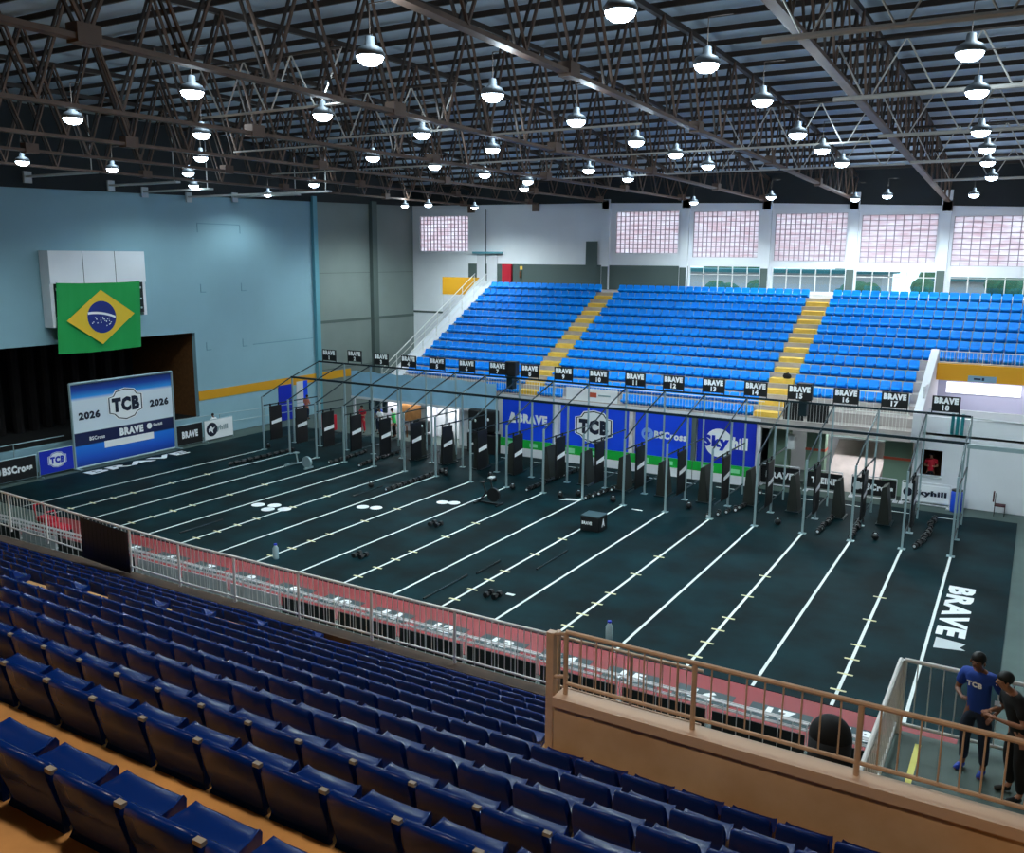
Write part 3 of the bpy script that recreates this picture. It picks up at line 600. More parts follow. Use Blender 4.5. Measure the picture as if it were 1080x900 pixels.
sboard(-13.3, -10.85, .12, 1.2, M_black, 'black BSCross board at the left end of the court', 'BSCross', M_txt, M_grey)
t = sboard(-10.7, -8.85, .12, 1.3, M_bann2, 'blue TCB shield board left of the large backdrop'); shield((-4.765, -9.75, .75), YH, ZH, .5, t, M_txt, M_bann2)
sboard(-2.35, -.5, .1, 1.25, M_black, 'black BRAVE board right of the large backdrop', 'ABRAVE'.replace('AB', 'B'))
t = sboard(-.35, 1.85, .1, 1.25, M_txt, 'white Skyhill board next to the black BRAVE board at left', 'Skyhill', M_rig, None); logo_ball((-4.765, .2, .68), YH, ZH, .42, M_navy, t, M_txt)
t = thing('event_backdrop', 'large blue and white TCB 2026 backdrop beside the court', 'backdrop', (-4.8, -8.75, 0.0))
bd = obj('printed_sheet', MB().box(-4.85, -4.79, -8.7, -2.5, 0.05, 4.4), M_backdrop, t)
obj('truss_frame', MB().tube((-4.8, -8.75, 0), (-4.8, -8.75, 4.5), .07, 6).tube((-4.8, -2.45, 0), (-4.8, -2.45, 4.5), .07, 6).tube((-4.8, -8.75, 4.48), (-4.8, -2.45, 4.48), .07, 6).tube((-4.8, -8.75, .05), (-4.8, -2.45, .05), .06, 6), M_rig, t)
obj('foot', MB().box(-5.3, -4.3, -8.85, -8.65, .012, .06).box(-5.3, -4.3, -2.55, -2.35, .012, .06), M_rig, t)
shield((-4.785, -5.55, 3.05), YH, ZH, 1.1, t)
text('2026', (-4.785, -7.75, 2.75), YH, ZH, 1.25, .42, M_navy, t, .06); text('2026', (-4.785, -3.4, 2.85), YH, ZH, 1.25, .42, M_navy, t, .06)
text('BRAVE', (-4.785, -5.3, 1.55), YH, ZH, 1.5, .42, M_txt, t, .07); text('BSCross', (-4.785, -7.4, 1.5), YH, ZH, .9, .2, M_txt, t, .03); text('Skyhill', (-4.785, -3.6, 1.6), YH, ZH, .6, .2, M_txt, t, .03)
obj('logo_strip', MB().box(-4.79, -4.775, -7.0, -3.9, .85, 1.22), M_txt, t)
logo_ball((-4.785, -4.15, 1.6), YH, ZH, .17, M_txt, t)
# score box and flag on the blue wall
t = thing('scoreboard_box', 'white scoreboard housing mounted high on the blue wall', 'scoreboard', (-6, -6.3, 7.4))
obj('housing', MB().box(-5.98, -5.2, -9.0, -3.4, 9.55, 11.2), M_wgrey, t); obj('side_panel', MB().box(-5.98, -5.28, -9.0, -8.8, 7.35, 9.55), M_wgrey, t); obj('side_panel', MB().box(-5.98, -5.28, -3.6, -3.4, 7.75, 9.55), M_wgrey, t)
obj('joint', MB().box(-5.21, -5.19, -7.15, -7.12, 9.55, 11.2).box(-5.21, -5.19, -5.27, -5.24, 9.55, 11.2), M_dgreen, t)
obj('display', MB().box(-5.9, -5.25, -8.8, -3.6, 7.9, 9.55), M_black, t)
obj('digit_marks', MB().box(-5.25, -5.24, -8.72, -8.62, 9.2, 9.35).box(-5.25, -5.24, -8.72, -8.62, 8.7, 8.8).box(-5.25, -5.24, -3.8, -3.7, 9.2, 9.3).box(-5.25, -5.24, -3.8, -3.7, 8.6, 8.7).box(-5.25, -5.24, -3.8, -3.7, 8.1, 8.2), M_grey, t)
t = thing('brazil_flag', 'large green and yellow Brazilian flag hanging from the scoreboard', 'flag', (-5.1, -6.4, 9.6))
vs = []; NY, NZ = 24, 10
for j in range(NZ + 1):
    for i in range(NY + 1):
        y = -8.75 + 4.9 * i / NY; z = 9.6 - 3.57 * j / NZ
        vs.append((-5.12 + .05 * math.sin(i * .9) * (j / NZ) + .02 * math.sin(i * 2.3), y + (-.2 * j / NZ), z + (.06 * math.sin(PI * i / NY) * -1)))
obj('cord', MB().tube((-5.22, -8.7, 9.6), (-5.1, -8.7, 9.6), .02, 6).tube((-5.22, -3.9, 9.6), (-5.1, -3.9, 9.6), .02, 6), M_grey, t)
obj('cloth', MB().add(vs, [(j * (NY + 1) + i, j * (NY + 1) + i + 1, (j + 1) * (NY + 1) + i + 1, (j + 1) * (NY + 1) + i) for j in range(NZ) for i in range(NY)]), mat('flag_green', '0F9A48', .7), t, True)
fc = Vector((-5.03, -6.4, 7.78))
obj('rhombus', MB().add([fc + YH * a + ZH * b for a, b in ((-2.0, -.1), (0.05, 1.42), (2.0, .1), (-.05, -1.42))], [(0, 1, 2, 3)]), mat('flag_yellow', 'E8C030', .7), t)
logo = obj('blue_disc', MB().add([fc + XH * .01 + YH * .84 * math.cos(2 * PI * i / 32) + ZH * .84 * math.sin(2 * PI * i / 32) for i in range(32)], [tuple(range(32))]), mat('flag_blue', '12287C', .7), t)
arc = [fc + XH * .016 + YH * y + ZH * (.32 - .16 * (y + .5) ** 2 - .02) for y in [-.8 + .1 * i for i in range(17)]]
obj('band', MB().add(arc + [a - ZH * .12 for a in arc], [(i, i + 1, 18 + i, 17 + i) for i in range(16)]), M_txt, t)
mb = MB()
for i in range(22):
    a = random.uniform(0, 2 * PI); r_ = .65 * math.sqrt(random.random()); c = fc + XH * .018 + YH * r_ * math.cos(a) + ZH * (-.22 + .55 * r_ * math.sin(a) * .8)
    mb.add([c + YH * .035 * math.cos(PI * .4 * k) + ZH * .035 * math.sin(PI * .4 * k) for k in range(5)], [(0, 1, 2, 3, 4)])
obj('stars', mb, M_txt, t)
mb = MB().box(-6.0, -5.96, -.2 + 7.2, 8.35, 0, 2.42); struct('door_2', mb, M_bann2)
struct('door_3', MB().box(-6.0, -5.95, 8.7, 9.35, 0, 2.5), M_white); struct('trim_40', MB().box(-6.0, -5.94, 9.35, 9.75, 0, 2.5), M_bann)
t = thing('low_railing', 'grey low railing behind the left boards', 'railing', (-5.4, -2, 0))
obj('rail', MB().tube((-5.5, -2.3, 1.5), (-5.5, 9, 1.1), .025, 6), M_rig, t); obj('rail', MB().tube((-5.5, -2.3, .9), (-5.5, 9, .6), .025, 6), M_rig, t); obj('rail', MB().tube((-5.5, -14, 1.75), (-5.5, -8.8, 1.75), .03, 6), M_rig, t); obj('rail_post', MB().tube((-5.5, -11.5, 0), (-5.5, -11.5, 1.75), .03, 6), M_rig, t)
for y in (-2.3, 1.5, 5.2, 9): obj('rail_post', MB().tube((-5.5, y, 0), (-5.5, y, 1.5 - .035 * (y + 2.3)), .03, 6), M_rig, t)
# ================================================================== FAR STAND
FR, FT = .88, .445
def fz(k): return 3.92 + FT * k
def fy(k): return 7.4 + FR * k          # front edge of tread k
SX0, SX1, CUT = 4.2, 45.9, 33.2
mb = MB()
for k in range(-1, 12):
    x1 = CUT if k < 5 else SX1
    mb.box(SX0, x1, fy(k), (fy(k + 1) if k < 11 else BY1), fz(k) - (.75 if k >= 0 else .3), fz(k))
far = struct('far_stand_steps', mb, M_conc_far)
struct('far_stand_base', MB().box(SX0, 11.6, 6.9, fy(0), 2.9, 3.2).box(26.5, CUT, FWY - .1, fy(-1) + .5, 3.0, 3.3).box(SX0, 11.6, FWY + .35, fy(-1) + .5, 3.0, 3.3).box(SX0 - .25, SX0, 7.0, 18.5, 3.0, 3.1), M_conc_far)
struct('trim_92', MB().box(11.6, 26.5, FWY - .1, fy(-1) + .5, 3.2, 3.42).box(SX0, 11.6, FWY + .1, FWY + .35, 3.2, 3.42), M_white)
mb = MB(); 
mb.prism([(6.9, 3.0), (6.9, 3.6), (18.0, 9.3), (18.0, 3.0)], (SX0 - .3, 0, 0), YH, ZH, (.3, 0, 0)); struct('wall_stand_left', mb, M_white)
mb = MB().prism([(6.6, 3.0), (6.6, 4.3), (11.9, 6.75), (11.9, 3.0)], (CUT, 0, 0), YH, ZH, (.35, 0, 0)); struct('wall_stand_cutout', mb, M_white)
# yellow stair aisles
A1 = (12.75, 13.95); A2 = (26.05, 27.25)
for nm, (a0, a1), lb in (('stair_aisle', A1, 'yellow painted stair aisle between left and middle seat blocks of far stand'), ('stair_aisle', A2, 'yellow painted stair aisle right of the middle seat block of far stand')):
    t = thing(nm, lb, 'stairs', (a0, fy(-1), fz(-1)))
    for k in range(-1, 11):
        obj('yellow_step', MB().box(a0, a1, fy(k) + .22, fy(k + 1), fz(k), fz(k) + .24), M_yellow, t)
        obj('grey_step', MB().box(a0, a1, fy(k) - .03, fy(k) + .22, fz(k) + .0, fz(k) + .012), M_conc_far, t)
# ------------------------------------------------------------------ the seat: a moulded shell, its back to -Y, origin at foot of the back
def seat_mesh(name, m, hw=.215, zs=1.0):
    prof = [(.06, .0), (.0, .2), (-.045, .34), (-.038, .372), (-.012, .38), (.01, .36), (.045, .25), (.08, .17), (.16, .145), (.27, .15), (.33, .165), (.355, .15), (.35, .10), (.31, .07), (.1, .06), (.03, .0)]
    prof = [(y, z * zs) for y, z in prof]; H3 = .3 * zs
    us = [-1, -.93, -.8, 0, .8, .93, 1]; V = []; F = []
    for (y, z) in prof:
        for u in us:
            lift = 0
            if .02 < y < .34 and z > .1: lift = .02 * (abs(u) ** 6)
            top = z > H3
            ww = hw * (1 if not (top and abs(u) > .9) else .95) * (.95 if .26 < y <= .3 else .9 if .3 < y < .34 else .84 if y >= .34 else 1)
            zz = z - (.03 * max(0, abs(u) - .85) / .15 if z > H3 * 1.1 else 0)
            V.append((u * ww, y + (.02 if (z > H3 and abs(u) > .9) else 0), zz + lift))
    n = len(us); k = len(prof)
    for j in range(k):
        for i in range(n - 1): F.append((j * n + i, j * n + i + 1, ((j + 1) % k) * n + i + 1, ((j + 1) % k) * n + i))
    F.append(tuple(j * n for j in range(k))); F.append(tuple(j * n + n - 1 for j in range(k))[::-1])
    me = bpy.data.meshes.new(name); me.from_pydata(V, [], F)
    bm = bmesh.new(); bm.from_mesh(me); bmesh.ops.recalc_face_normals(bm, faces=bm.faces); bm.to_mesh(me); bm.free()
    for p in me.polygons: p.use_smooth = len(p.vertices) == 4
    me.materials.append(m); return me
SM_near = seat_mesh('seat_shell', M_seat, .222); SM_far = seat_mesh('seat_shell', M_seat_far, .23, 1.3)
def visible(P):
    x, y, z = px(P); return z > 0 and -15 < x < 1095 and -10 < y < 915
# far seats
SP = .5
blocks = [('left', SX0 + .35, A1[0] - .1), ('middle', A1[1] + .3, A2[0] - .1), ('right', A2[1] + .3, None)]
farseats = []
for k in range(-1, 12):
    for bn, x0, x1 in blocks:
        e = x1 if x1 else (CUT - .27 if k < 5 else 40.0)
        if bn == 'right' and k in (-1, 0): continue
        if k == -1 and bn == 'left': x0 = 10.6
        skip = (k == -1 and bn == 'middle')
        n = int((e - x0) / SP) + 1; c = 0
        for j in range(n):
            x = x0 + j * SP
            if x > e + .01: break
            if skip and 15.6 < x < 19.2: continue
            P = (x, fy(k) + .47, fz(k))
            if not visible(P): continue
            c += 1; farseats.append((k, bn, c, P))
farseats.sort(key=lambda s: px(s[3])[2])
rowname = lambda k: ordn(k + 2)
for n, (k, bn, c, P) in enumerate(farseats[:300]):
    o = bpy.data.objects.new('bleacher_seat', SM_far); C.objects.link(o); o.location = P; o.rotation_euler = (0, 0, PI)
    tag(o, 'brightly lit blue seat, %s from left, %s row up, %s block of far stand' % (ordn(c), rowname(k), bn), 'seat', 'far stand seats')
def merged(name, mesh, items, m, rot):
    V = []; F = []; mv = [v.co for v in mesh.vertices]; mf = [tuple(p.vertices) for p in mesh.polygons]
    for P in items:
        n = len(V); s = -1 if rot else 1
        V += [(P[0] + s * v.x, P[1] + s * v.y, P[2] + v.z) for v in mv]; F += [tuple(i + n for i in f) for f in mf]
    me = bpy.data.meshes.new(name); me.from_pydata(V, [], F); me.materials.append(m)
    o = bpy.data.objects.new(name, me); C.objects.link(o); return o
if len(farseats) > 300:
    o = merged('bleacher_seats', SM_far, [s[3] for s in farseats[300:]], M_seat_far, True); o['kind'] = 'stuff'
    tag(o, 'brightly lit blue seats filling the upper rows of the far stand', 'seats')
# ------------------------------------------------------------------ railings
def railing(name, label, p0, p1, h, m, sp=.13, posts=None, group=None, zb=.12, r=.03, bal=True, cat='railing', bar_m=None):
    """a straight railing from p0 to p1 (foot points); parts: top rail, bottom rail, posts, balusters"""
    p0 = Vector(p0); p1 = Vector(p1); t = thing(name, label, cat, p0, group)
    obj('top_rail', MB().tube(p0 + ZH * h, p1 + ZH * h, r, 8), m, t); obj('bottom_rail', MB().tube(p0 + ZH * zb, p1 + ZH * zb, r * .8, 8), m, t)
    L = (p1 - p0).length; d = (p1 - p0) / L
    for q in (posts or [0, L]): obj('post', MB().tube(p0 + d * q, p0 + d * q + ZH * h, r, 8), m, t)
    if bal:
        n = int(L / sp); b0 = None
        for i in range(1, n):
            q = p0 + d * (L * i / n)
            if b0 is None: b0 = obj('baluster', MB().tube(q + ZH * zb, q + ZH * h, .0085, 5), bar_m or m, t); q0 = q
            else:
                b = b0.copy(); C.objects.link(b); b.location = q - q0
    return t
# near stand front railing, in bays
PX = [11.4, 13.3, 15.0, 16.6, 18.5, 20.3, 22.2, 24.2, 26.25, 28.35, 30.5, 32.1, 33.4]
for i, (a, b) in enumerate(zip(PX, PX[1:])):
    zt = 3.12 + max(0, (20 - a)) * .035; zt2 = 3.12 + max(0, (20 - b)) * .035
    railing('front_railing', 'white railing bay along the near stand front, %s from the left' % ordn(i + 1), (a, -22.6, zt), (b, -22.6, zt2), 1.1, M_rail if i < 10 else M_railt, .14, [0], 'near front railing')
t = thing('dark_banner', 'black cloth banner tied over a bay of the near white railing', 'banner', (16.55, -22.66, 3.3))
obj('cloth', MB().prism([(16.6, 3.2), (18.5, 3.12), (18.5, 4.2), (16.6, 4.3)], (0, -22.66, 0), XH, ZH, (0, .015, 0)), M_black, t)
mb = MB()
for i in range(12): mb.box(16.6 + i * .16, 16.61 + i * .16, -22.665, -22.66, 3.35, 4.2)
obj('seam', mb, mat('charcoal_fold', '1E2022', .8), t)
# ================================================================== NEAR STAND
def ry(k): return -23.25 - k
def tz(k): return 2.96 + .5 * k
WX = 33.75                                        # left end of the parapet wall
mb = MB()
for k in range(0, 15):
    x1 = WX if k < 6 else BX1
    mb.box(BX0 + .01, x1, ry(k) - .58, ry(k) + .42, tz(k) - 1.2, tz(k))
mb.box(BX0 + .01, BX1, BY0, ry(14) - .58, 8.5, tz(14))
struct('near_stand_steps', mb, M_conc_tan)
struct('near_stand_kerb', MB().box(BX0 + .01, WX, ry(0) + .42, -22.5, 1.8, 3.1), mat('dark_brown_kerb', '3E2816', .8, noise=.3, nscale=3))
struct('near_stand_base', MB().box(BX0 + .01, WX, -22.75, -22.45, 0, 2.95), M_conc)
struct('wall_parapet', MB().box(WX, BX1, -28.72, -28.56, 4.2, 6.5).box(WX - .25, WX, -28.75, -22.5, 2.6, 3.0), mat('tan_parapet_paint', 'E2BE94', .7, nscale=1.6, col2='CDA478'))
struct('trim_50', MB().box(WX, BX1, -28.76, -28.52, 6.5, 6.6), mat('beige_coping', 'D2B093', .6))
struct('landing_floor', MB().box(36.35, BX1, -28.5, -22.9, 3.9, 4.2), M_conc)
struct('vomitory_floor', MB().box(WX, 36.35, -28.5, -22.5, 2.0, 2.3), M_conc)
for i, (a, b) in enumerate(((33.83, 35.2), (35.2, 36.7), (36.7, 38.3), (38.3, 40))):
    t = railing('parapet_railing', 'beige railing bay on the tan parapet wall, %s from the left' % ordn(i + 1), (a, -28.62, 6.6), (b, -28.62, 6.6), .68, M_railt, .155, [0] if i < 3 else [0, 1.7], 'parapet railing', .12, .026)
t = thing('corner_post', 'tall beige rail post at the left end of the tan wall', 'post', (33.66, -28.6, 5.5))
obj('pole', MB().box(33.62, 33.7, -28.66, -28.58, 5.5, 7.25), M_railt, t); obj('bracket_rail', MB().tube((33.66, -28.62, 7.22), (33.86, -28.62, 7.27), .02, 6).tube((33.66, -28.62, 6.75), (33.86, -28.62, 6.8), .02, 6).box(33.64, 33.68, -28.5, -28.44, 5.95, 7.2), M_railt, t)
railing('landing_railing', 'white railing along the left side of the landing', (36.45, -28.4, 4.2), (36.45, -23.0, 4.2), 1.15, M_rail, .17, None, None, .15, .035)
railing('landing_railing', 'white railing across the landing behind the two men', (36.5, -22.98, 4.2), (40.5, -22.98, 4.2), 1.15, M_rail, .17, [0, 2.0, 4.0], None, .15, .035)
tag(obj('floor_marking', MB().box(36.75, 36.83, -25.1, -23.2, 4.2, 4.206), mat('lemon_paint', 'E8E070', .6)), 'yellow stripe on the grey landing floor', 'floor line')
# black equipment bag behind the parapet rail
t = thing('equipment_bag', 'large black round bag on a stool beyond the beige railing', 'bag', (35.72, -24.0, 3.0))
obj('bag_body', MB().ball((35.72, -24.0, 4.4), .3, .26, .33, 18, 12), M_blk, t, True)
obj('bag_base', MB().lathe((35.72, -24.0, 3.3), [(.22, 0), (.27, .2), (.3, .6), (.3, 1.1)], 16), M_blk, t, True)
obj('stool', MB().box(35.5, 35.94, -24.2, -23.8, 3.2, 3.3).tube((35.55, -24.15, 2.3), (35.55, -24.15, 3.25), .02).tube((35.9, -24.15, 2.3), (35.9, -24.15, 3.25), .02).tube((35.55, -23.85, 2.3), (35.55, -23.85, 3.25), .02).tube((35.9, -23.85, 2.3), (35.9, -23.85, 3.25), .02), M_rubber, t)
# near seats
NS = []
for k in range(0, 12):
    e = 33.4 if k < 6 else 40.0; x = e - .24 - (.12 * (k % 2))
    aisle = (25.2 - .42 * k, 26.1 - .42 * k) if k <= 6 else None
    row = []
    while x > -5.5:
        if aisle and aisle[0] - .02 < x < aisle[1] - .02: x -= .48; continue
        P = (x, ry(k) + (.08 if k == 10 else 0), tz(k))
        if visible((x, ry(k) + .2, tz(k) + .3)): row.append(P)
        x -= .48
    row.sort(key=lambda P: P[0])
    row = [P for P in row if not (k >= 6 and False)]
    for j, P in enumerate(row): NS.append((k, j + 1, P))
NS.sort(key=lambda s: px(s[2])[2])
print('near seats', len(NS), 'far seats', len(farseats))
LIM = 300
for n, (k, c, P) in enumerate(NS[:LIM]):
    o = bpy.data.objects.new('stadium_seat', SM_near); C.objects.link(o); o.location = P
    tag(o, 'shaded blue seat, %s row up from the front railing, %s from the left in view' % (ordn(k + 1), ordn(c)), 'seat', 'near stand seats')
    if k >= 9:
        b = obj('seat_bracket', MB().box(P[0] + .215, P[0] + .265, P[1] - .03, P[1] - .0, P[2] + .34, P[2] + .362), M_bracket, o)
if len(NS) > LIM:
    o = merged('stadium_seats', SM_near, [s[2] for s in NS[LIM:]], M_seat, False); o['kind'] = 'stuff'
    tag(o, 'shaded blue seats filling the far left of the near stand', 'seats')
# ================================================================== BARRIERS BY THE RED STRIP
M_bar = mat('white_barrier_paint', 'D8D4D6', .5)
bx = 2.0; i = 0
while bx < 36:
    L = 2.3; y = -17.15; t = thing('crowd_barrier', 'white crowd barrier along the red strip, %s from the left' % ordn(i + 1), 'barrier', (bx, y, 0), 'crowd barriers')
    mb = MB()
    for q, (dy, z) in enumerate(((0, .84), (.12, .8), (.26, .76), (.34, .7), (.06, .66), (.2, .62))): mb.tube((bx, y + dy, z), (bx + L - .08, y + dy, z), .018, 6)
    obj('top_rails', mb, M_bar, t)
    obj('lower_panel', MB().box(bx + .05, bx + L - .12, y - .02, y + .02, .06, .58), M_white if 4 < bx < 6 or 11 < bx < 16 else M_black, t)
    mb = MB()
    for q in range(8): mb.tube((bx + q * (L - .08) / 7, y - .03, .04), (bx + q * (L - .08) / 7, y - .03, .84), .012, 6)
    obj('uprights', mb, M_bar, t)
    obj('foot', MB().box(bx + .2, bx + .26, y - .3, y + .3, .0, .04).box(bx + L - .4, bx + L - .34, y - .3, y + .3, .0, .04), M_bar, t)
    bx += L; i += 1
# lane number mats on the red strip
for i in range(3, 18):
    xc = (NXs[i] + NXs[i + 1]) / 2; y = -15.45
    t = thing('number_mat', 'dark floor mat with white number %d on the red strip' % (i + 1), 'mat', (xc, y, .006), 'lane number mats')
    sh = obj('mat_sheet', MB().box(xc - .75, xc + .75, y - .33, y + .33, .006, .018), mat('slate_mat', '2A4044', .6), t)
    text(str(i + 1), (xc, y, .02), (1, 0, 0), (0, 1, 0), .7 if i > 8 else .4, .52, M_txt, sh, .05, 0.002)
for n, (x, y, z) in enumerate(((5.0, -16.0, .55), (3.6, -15.6, .6))):
    t = thing('scooter', ['red pushcart on the red strip at far left', 'red folded cart left of the other red cart'][n], 'cart', (x, y, .006))
    obj('tray', MB().box(x - .5, x + .4, y - .25, y + .25, .3, .5), M_redc, t, bevel=.05)
    obj('handle', MB().tube((x - .45, y - .2, .45), (x - .6, y - .2, .95), .03).tube((x - .45, y + .2, .45), (x - .6, y + .2, .95), .03).tube((x - .6, y - .2, .95), (x - .6, y + .2, .95), .03), M_redc, t)
    for s in (-.35, .3):
        for q in (-.25, .25): obj('wheel', MB().tube((x + s, y + q - .03, .16), (x + s, y + q + .03, .16), .15, 14), M_rubber, t)
# ================================================================== FAR STAND RAILS AND RIGHT SIDE
seg = [4.3, 7.6, 10.9, 14.2, 17.5, 20.8, 24.1, 26.6]
for i, (a, b) in enumerate(zip(seg, seg[1:])):
    railing('stand_railing', 'white railing bay on the far stand front above the banners, %s from the left' % ordn(i + 1), (a, FWY + .05, 3.3), (b, FWY + .05, 3.3), .95, M_rail, .16, [0], 'far stand front railing', .1, .025)
for i, (a, b, lb) in enumerate(((27.3, 30.2, 'grey tall railing bay above the recess, left of two'), (30.2, 33.1, 'grey tall railing bay above the recess, right of two'))):
    railing('stand_railing', lb, (a, FWY + .05, 3.3), (b, FWY + .05, 3.3), 1.1, M_rail, .14, [0], None, .1, .028)
railing('terrace_railing', 'white railing round the empty grey terrace of the far stand', (28.6, 7.3, 4.0), (33.0, 7.3, 4.0), 1.05, M_rail, .3, [0, 2.1, 4.3], None, .1, .025)
for n, x in enumerate((29.0, 29.25)):
    tag(obj('black_hoarding', MB().box(27.5 + n * 1.1, 28.45 + n * 1.1, FWY + .14, FWY + .18, 3.4, 4.3), M_black), ['black panel behind the far railing, left one', 'black panel behind the far railing, right one'][n], 'panel')
railing('stand_railing', 'white railing on top of the orange parapet at right', (33.6, 11.62, 6.1), (39.0, 11.62, 6.1), .6, M_rail, .16, [0, 1.9, 3.9], None, .06, .022)
struct('wall_parapet_orange', MB().box(33.56, SX1, 11.5, 11.75, 5.3, 6.1), M_ochre)
t = thing('wall_sign', 'grey blue sign on the orange parapet', 'sign', (35.6, 11.5, 5.35))
obj('sign_panel', MB().box(34.95, 36.15, 11.44, 11.5, 5.32, 5.6), mat('blue_grey_sign', '7E9FB4', .5), t); obj('print', MB().box(35.2, 35.5, 11.43, 11.44, 5.42, 5.5).box(35.55, 35.65, 11.43, 11.44, 5.39, 5.53), M_navy, t)
struct('wall_box_back', MB().box(33.5, SX1, 13.5, 13.7, 3.2, 5.4), mat('lilac_grey_wall', 'A4A6BC', .7))
struct('window_21', MB().box(33.9, 37.2, 13.44, 13.5, 4.45, 5.0), mat('lit_window', 'FFFFFF', .5, emit='F4F4FF', estr=.8)); struct('trim_61', MB().box(33.5, SX1, 12.6, 13.5, 3.2, 3.4).box(33.5, SX1, 9.8, 9.95, 3.2, 4.15), M_white)
struct('wall_box_side', MB().box(33.4, 33.5, 7.8, 13.5, 3.0, 5.4), M_white)
struct('ceiling_box', MB().box(33.5, SX1, 12.25, 13.6, 5.3, 5.36), M_white)
struct('wall_far_right', wall_with_holes(33.25, SX1, 0, 4.05, 7.8, 8.05, [(33.55, 34.45, 1.3, 2.5)]), M_wgrey)
struct('trim_62', MB().box(33.2, SX1, 7.8, 14, 3.2, 3.3), M_conc_far)
struct('trim_63', MB().box(33.5, 34.5, 7.7, 7.82, 1.22, 1.3), M_grey)
struct('wall_booth', MB().box(33.3, 34.9, 9.6, 9.7, 0, 3).box(33.3, 33.4, 8.05, 9.6, 0, 3), M_brown)
t = thing('column_bundle', 'three teal pipes standing at the terrace corner', 'pipe', (34.9, 8.0, 3.3))
for q in (0, .2, .4): obj('pipe', MB().tube((34.75 + q, 7.6, 3.35), (34.75 + q, 7.6, 4.3), .07, 10), M_tealp, t)
for i, (z, lb) in enumerate(((4.05, 'white railing pipe above the right white wall'),)):
    tag(obj('hand_rail', MB().tube((35.2, 7.75, 4.15), (40.0, 7.75, 4.0), .04, 8), M_grey), lb, 'rail')
# recess under the far stand
struct('wall_recess', MB().box(26.5, 33.2, 11.5, 11.7, 0, 3.3), M_wgrey)
struct('floor_recess', MB().prism([(8.0, .0), (11.5, 0), (11.5, 1.9)], (29.3, 0, 0), YH, ZH, (2.4, 0, 0)), M_conc_far)
for n, (x0, x1, y) in enumerate(((26.5, 27.5, 8.2), (28.3, 29.2, 8.4), (31.9, 33.1, 8.4))):
    struct('trim_%d' % (70 + n), MB().box(x0, x1, y, y + .6, 0, 3.2), mat('sage_column_paint', '7E9A86', .7))
    if n: struct('trim_%d' % (75 + n), MB().box(x0 - .02, x1 + .02, y - .02, y + .62, 1.75, 1.87), M_orange)
struct('trim_78', MB().box(29.2, 31.9, 9.6, 9.8, 2.35, 3.1), M_dgreen)
tag(obj('wall_box', MB().box(27.6, 27.95, 7.4, 7.7, 1.9, 2.6), M_txt, bevel=.02), 'white metal box hung at the edge of the recess', 'box')
t = thing('chair', 'dark red empty chair against the white wall at right', 'chair', (36.95, 7.25, 0))
x, y = 36.95, 7.25
obj('seat', MB().box(x - .22, x + .22, y - .22, y + .22, .44, .5), mat('maroon_pad', '4A1A22', .7), t, bevel=.02); obj('backrest', MB().box(x - .3, x - .24, y - .2, y + .2, .62, 1.05), MATS['maroon_pad'], t, bevel=.02)
for a in (-.2, .2):
    for b in (-.2, .2): obj('leg', MB().tube((x + a, y + b, 0), (x + a, y + b, .45 if a > 0 else .95), .015, 6), M_rubber, t)
x, y = 35.25, 6.95
t = thing('barrel', 'blue plastic barrel beside the right end of the rig', 'barrel', (x, y, 0))
obj('drum', MB().lathe((x, y, 0), [(.22, 0), (.24, .1), (.24, .85), (.22, .95)], 18), M_blueb, t, True); obj('lid', MB().lathe((x, y, .95), [(.23, 0), (.23, .06), (.1, .09)], 18), M_rubber, t)
t = thing('side_board', 'white and blue board along the right edge of the court', 'board', (38.35, -10, 0))
obj('panel', MB().box(38.3, 38.36, -14, 5, .02, 1.0), M_white, t); obj('blue_stripe', MB().box(38.285, 38.3, -14, 5, .35, .75), mat('sky_blue_print', '3E9CC8', .5), t)
# left stair with white rails beside the far stand
t = thing('access_stair', 'white side staircase rail climbing left of the far stand', 'stairs', (3.6, 7, 3))
obj('stair_slope', MB().prism([(7.0, 3.0), (7.0, 3.3), (17.6, 8.95), (17.6, 8.3)], (2.9, 0, 0), YH, ZH, (1.0, 0, 0)), M_white, t)
for x in (2.9, 3.85):
    obj('hand_rail', MB().tube((x, 7.0, 4.2), (x, 17.6, 9.85), .03, 8).tube((x, 7.0, 3.8), (x, 17.6, 9.4), .02, 8), M_rail, t)
    for q in range(8): obj('rail_post', MB().tube((x, 7.0 + q * 1.5, 3.2 + q * .8), (x, 7.0 + q * 1.5, 4.2 + q * .8), .025, 6), M_rail, t)
struct('trim_80', MB().prism([(-.6, 8.3), (-.6, 9.55), (2.6, 9.55), (1.3, 8.3)], (0, 18.6, 0), XH, ZH, (0, .1, 0)), M_ochre)
struct('wall_side_stair', MB().prism([(-.6, 3), (-.6, 8.3), (1.3, 8.3), (2.2, 9.3), (3.8, 9.3), (3.8, 3)], (0, 18.62, 0), XH, ZH, (0, .1, 0)), M_white)
t = thing('fire_cabinet', 'red fire hose cabinet on the back wall', 'cabinet', (2.9, BY1 - .2, 9.3))
obj('cabinet_body', MB().box(2.45, 3.25, BY1 - .3, BY1 - .06, 9.0, 10.5), M_redc, t, bevel=.03); obj('cabinet_door', MB().box(2.52, 3.18, BY1 - .33, BY1 - .3, 9.1, 10.4), M_redc, t)
t = thing('fire_extinguisher', 'small extinguisher hanging right of the red cabinet', 'extinguisher', (4.0, BY1 - .2, 9.3))
obj('cylinder', MB().lathe((4.0, BY1 - .2, 9.5), [(.08, 0), (.09, .05), (.09, .45), (.04, .52)], 10), M_brown, t, True); obj('wall_plate', MB().box(3.88, 4.12, BY1 - .09, BY1 - .06, 10.1, 10.35), M_yellow, t)
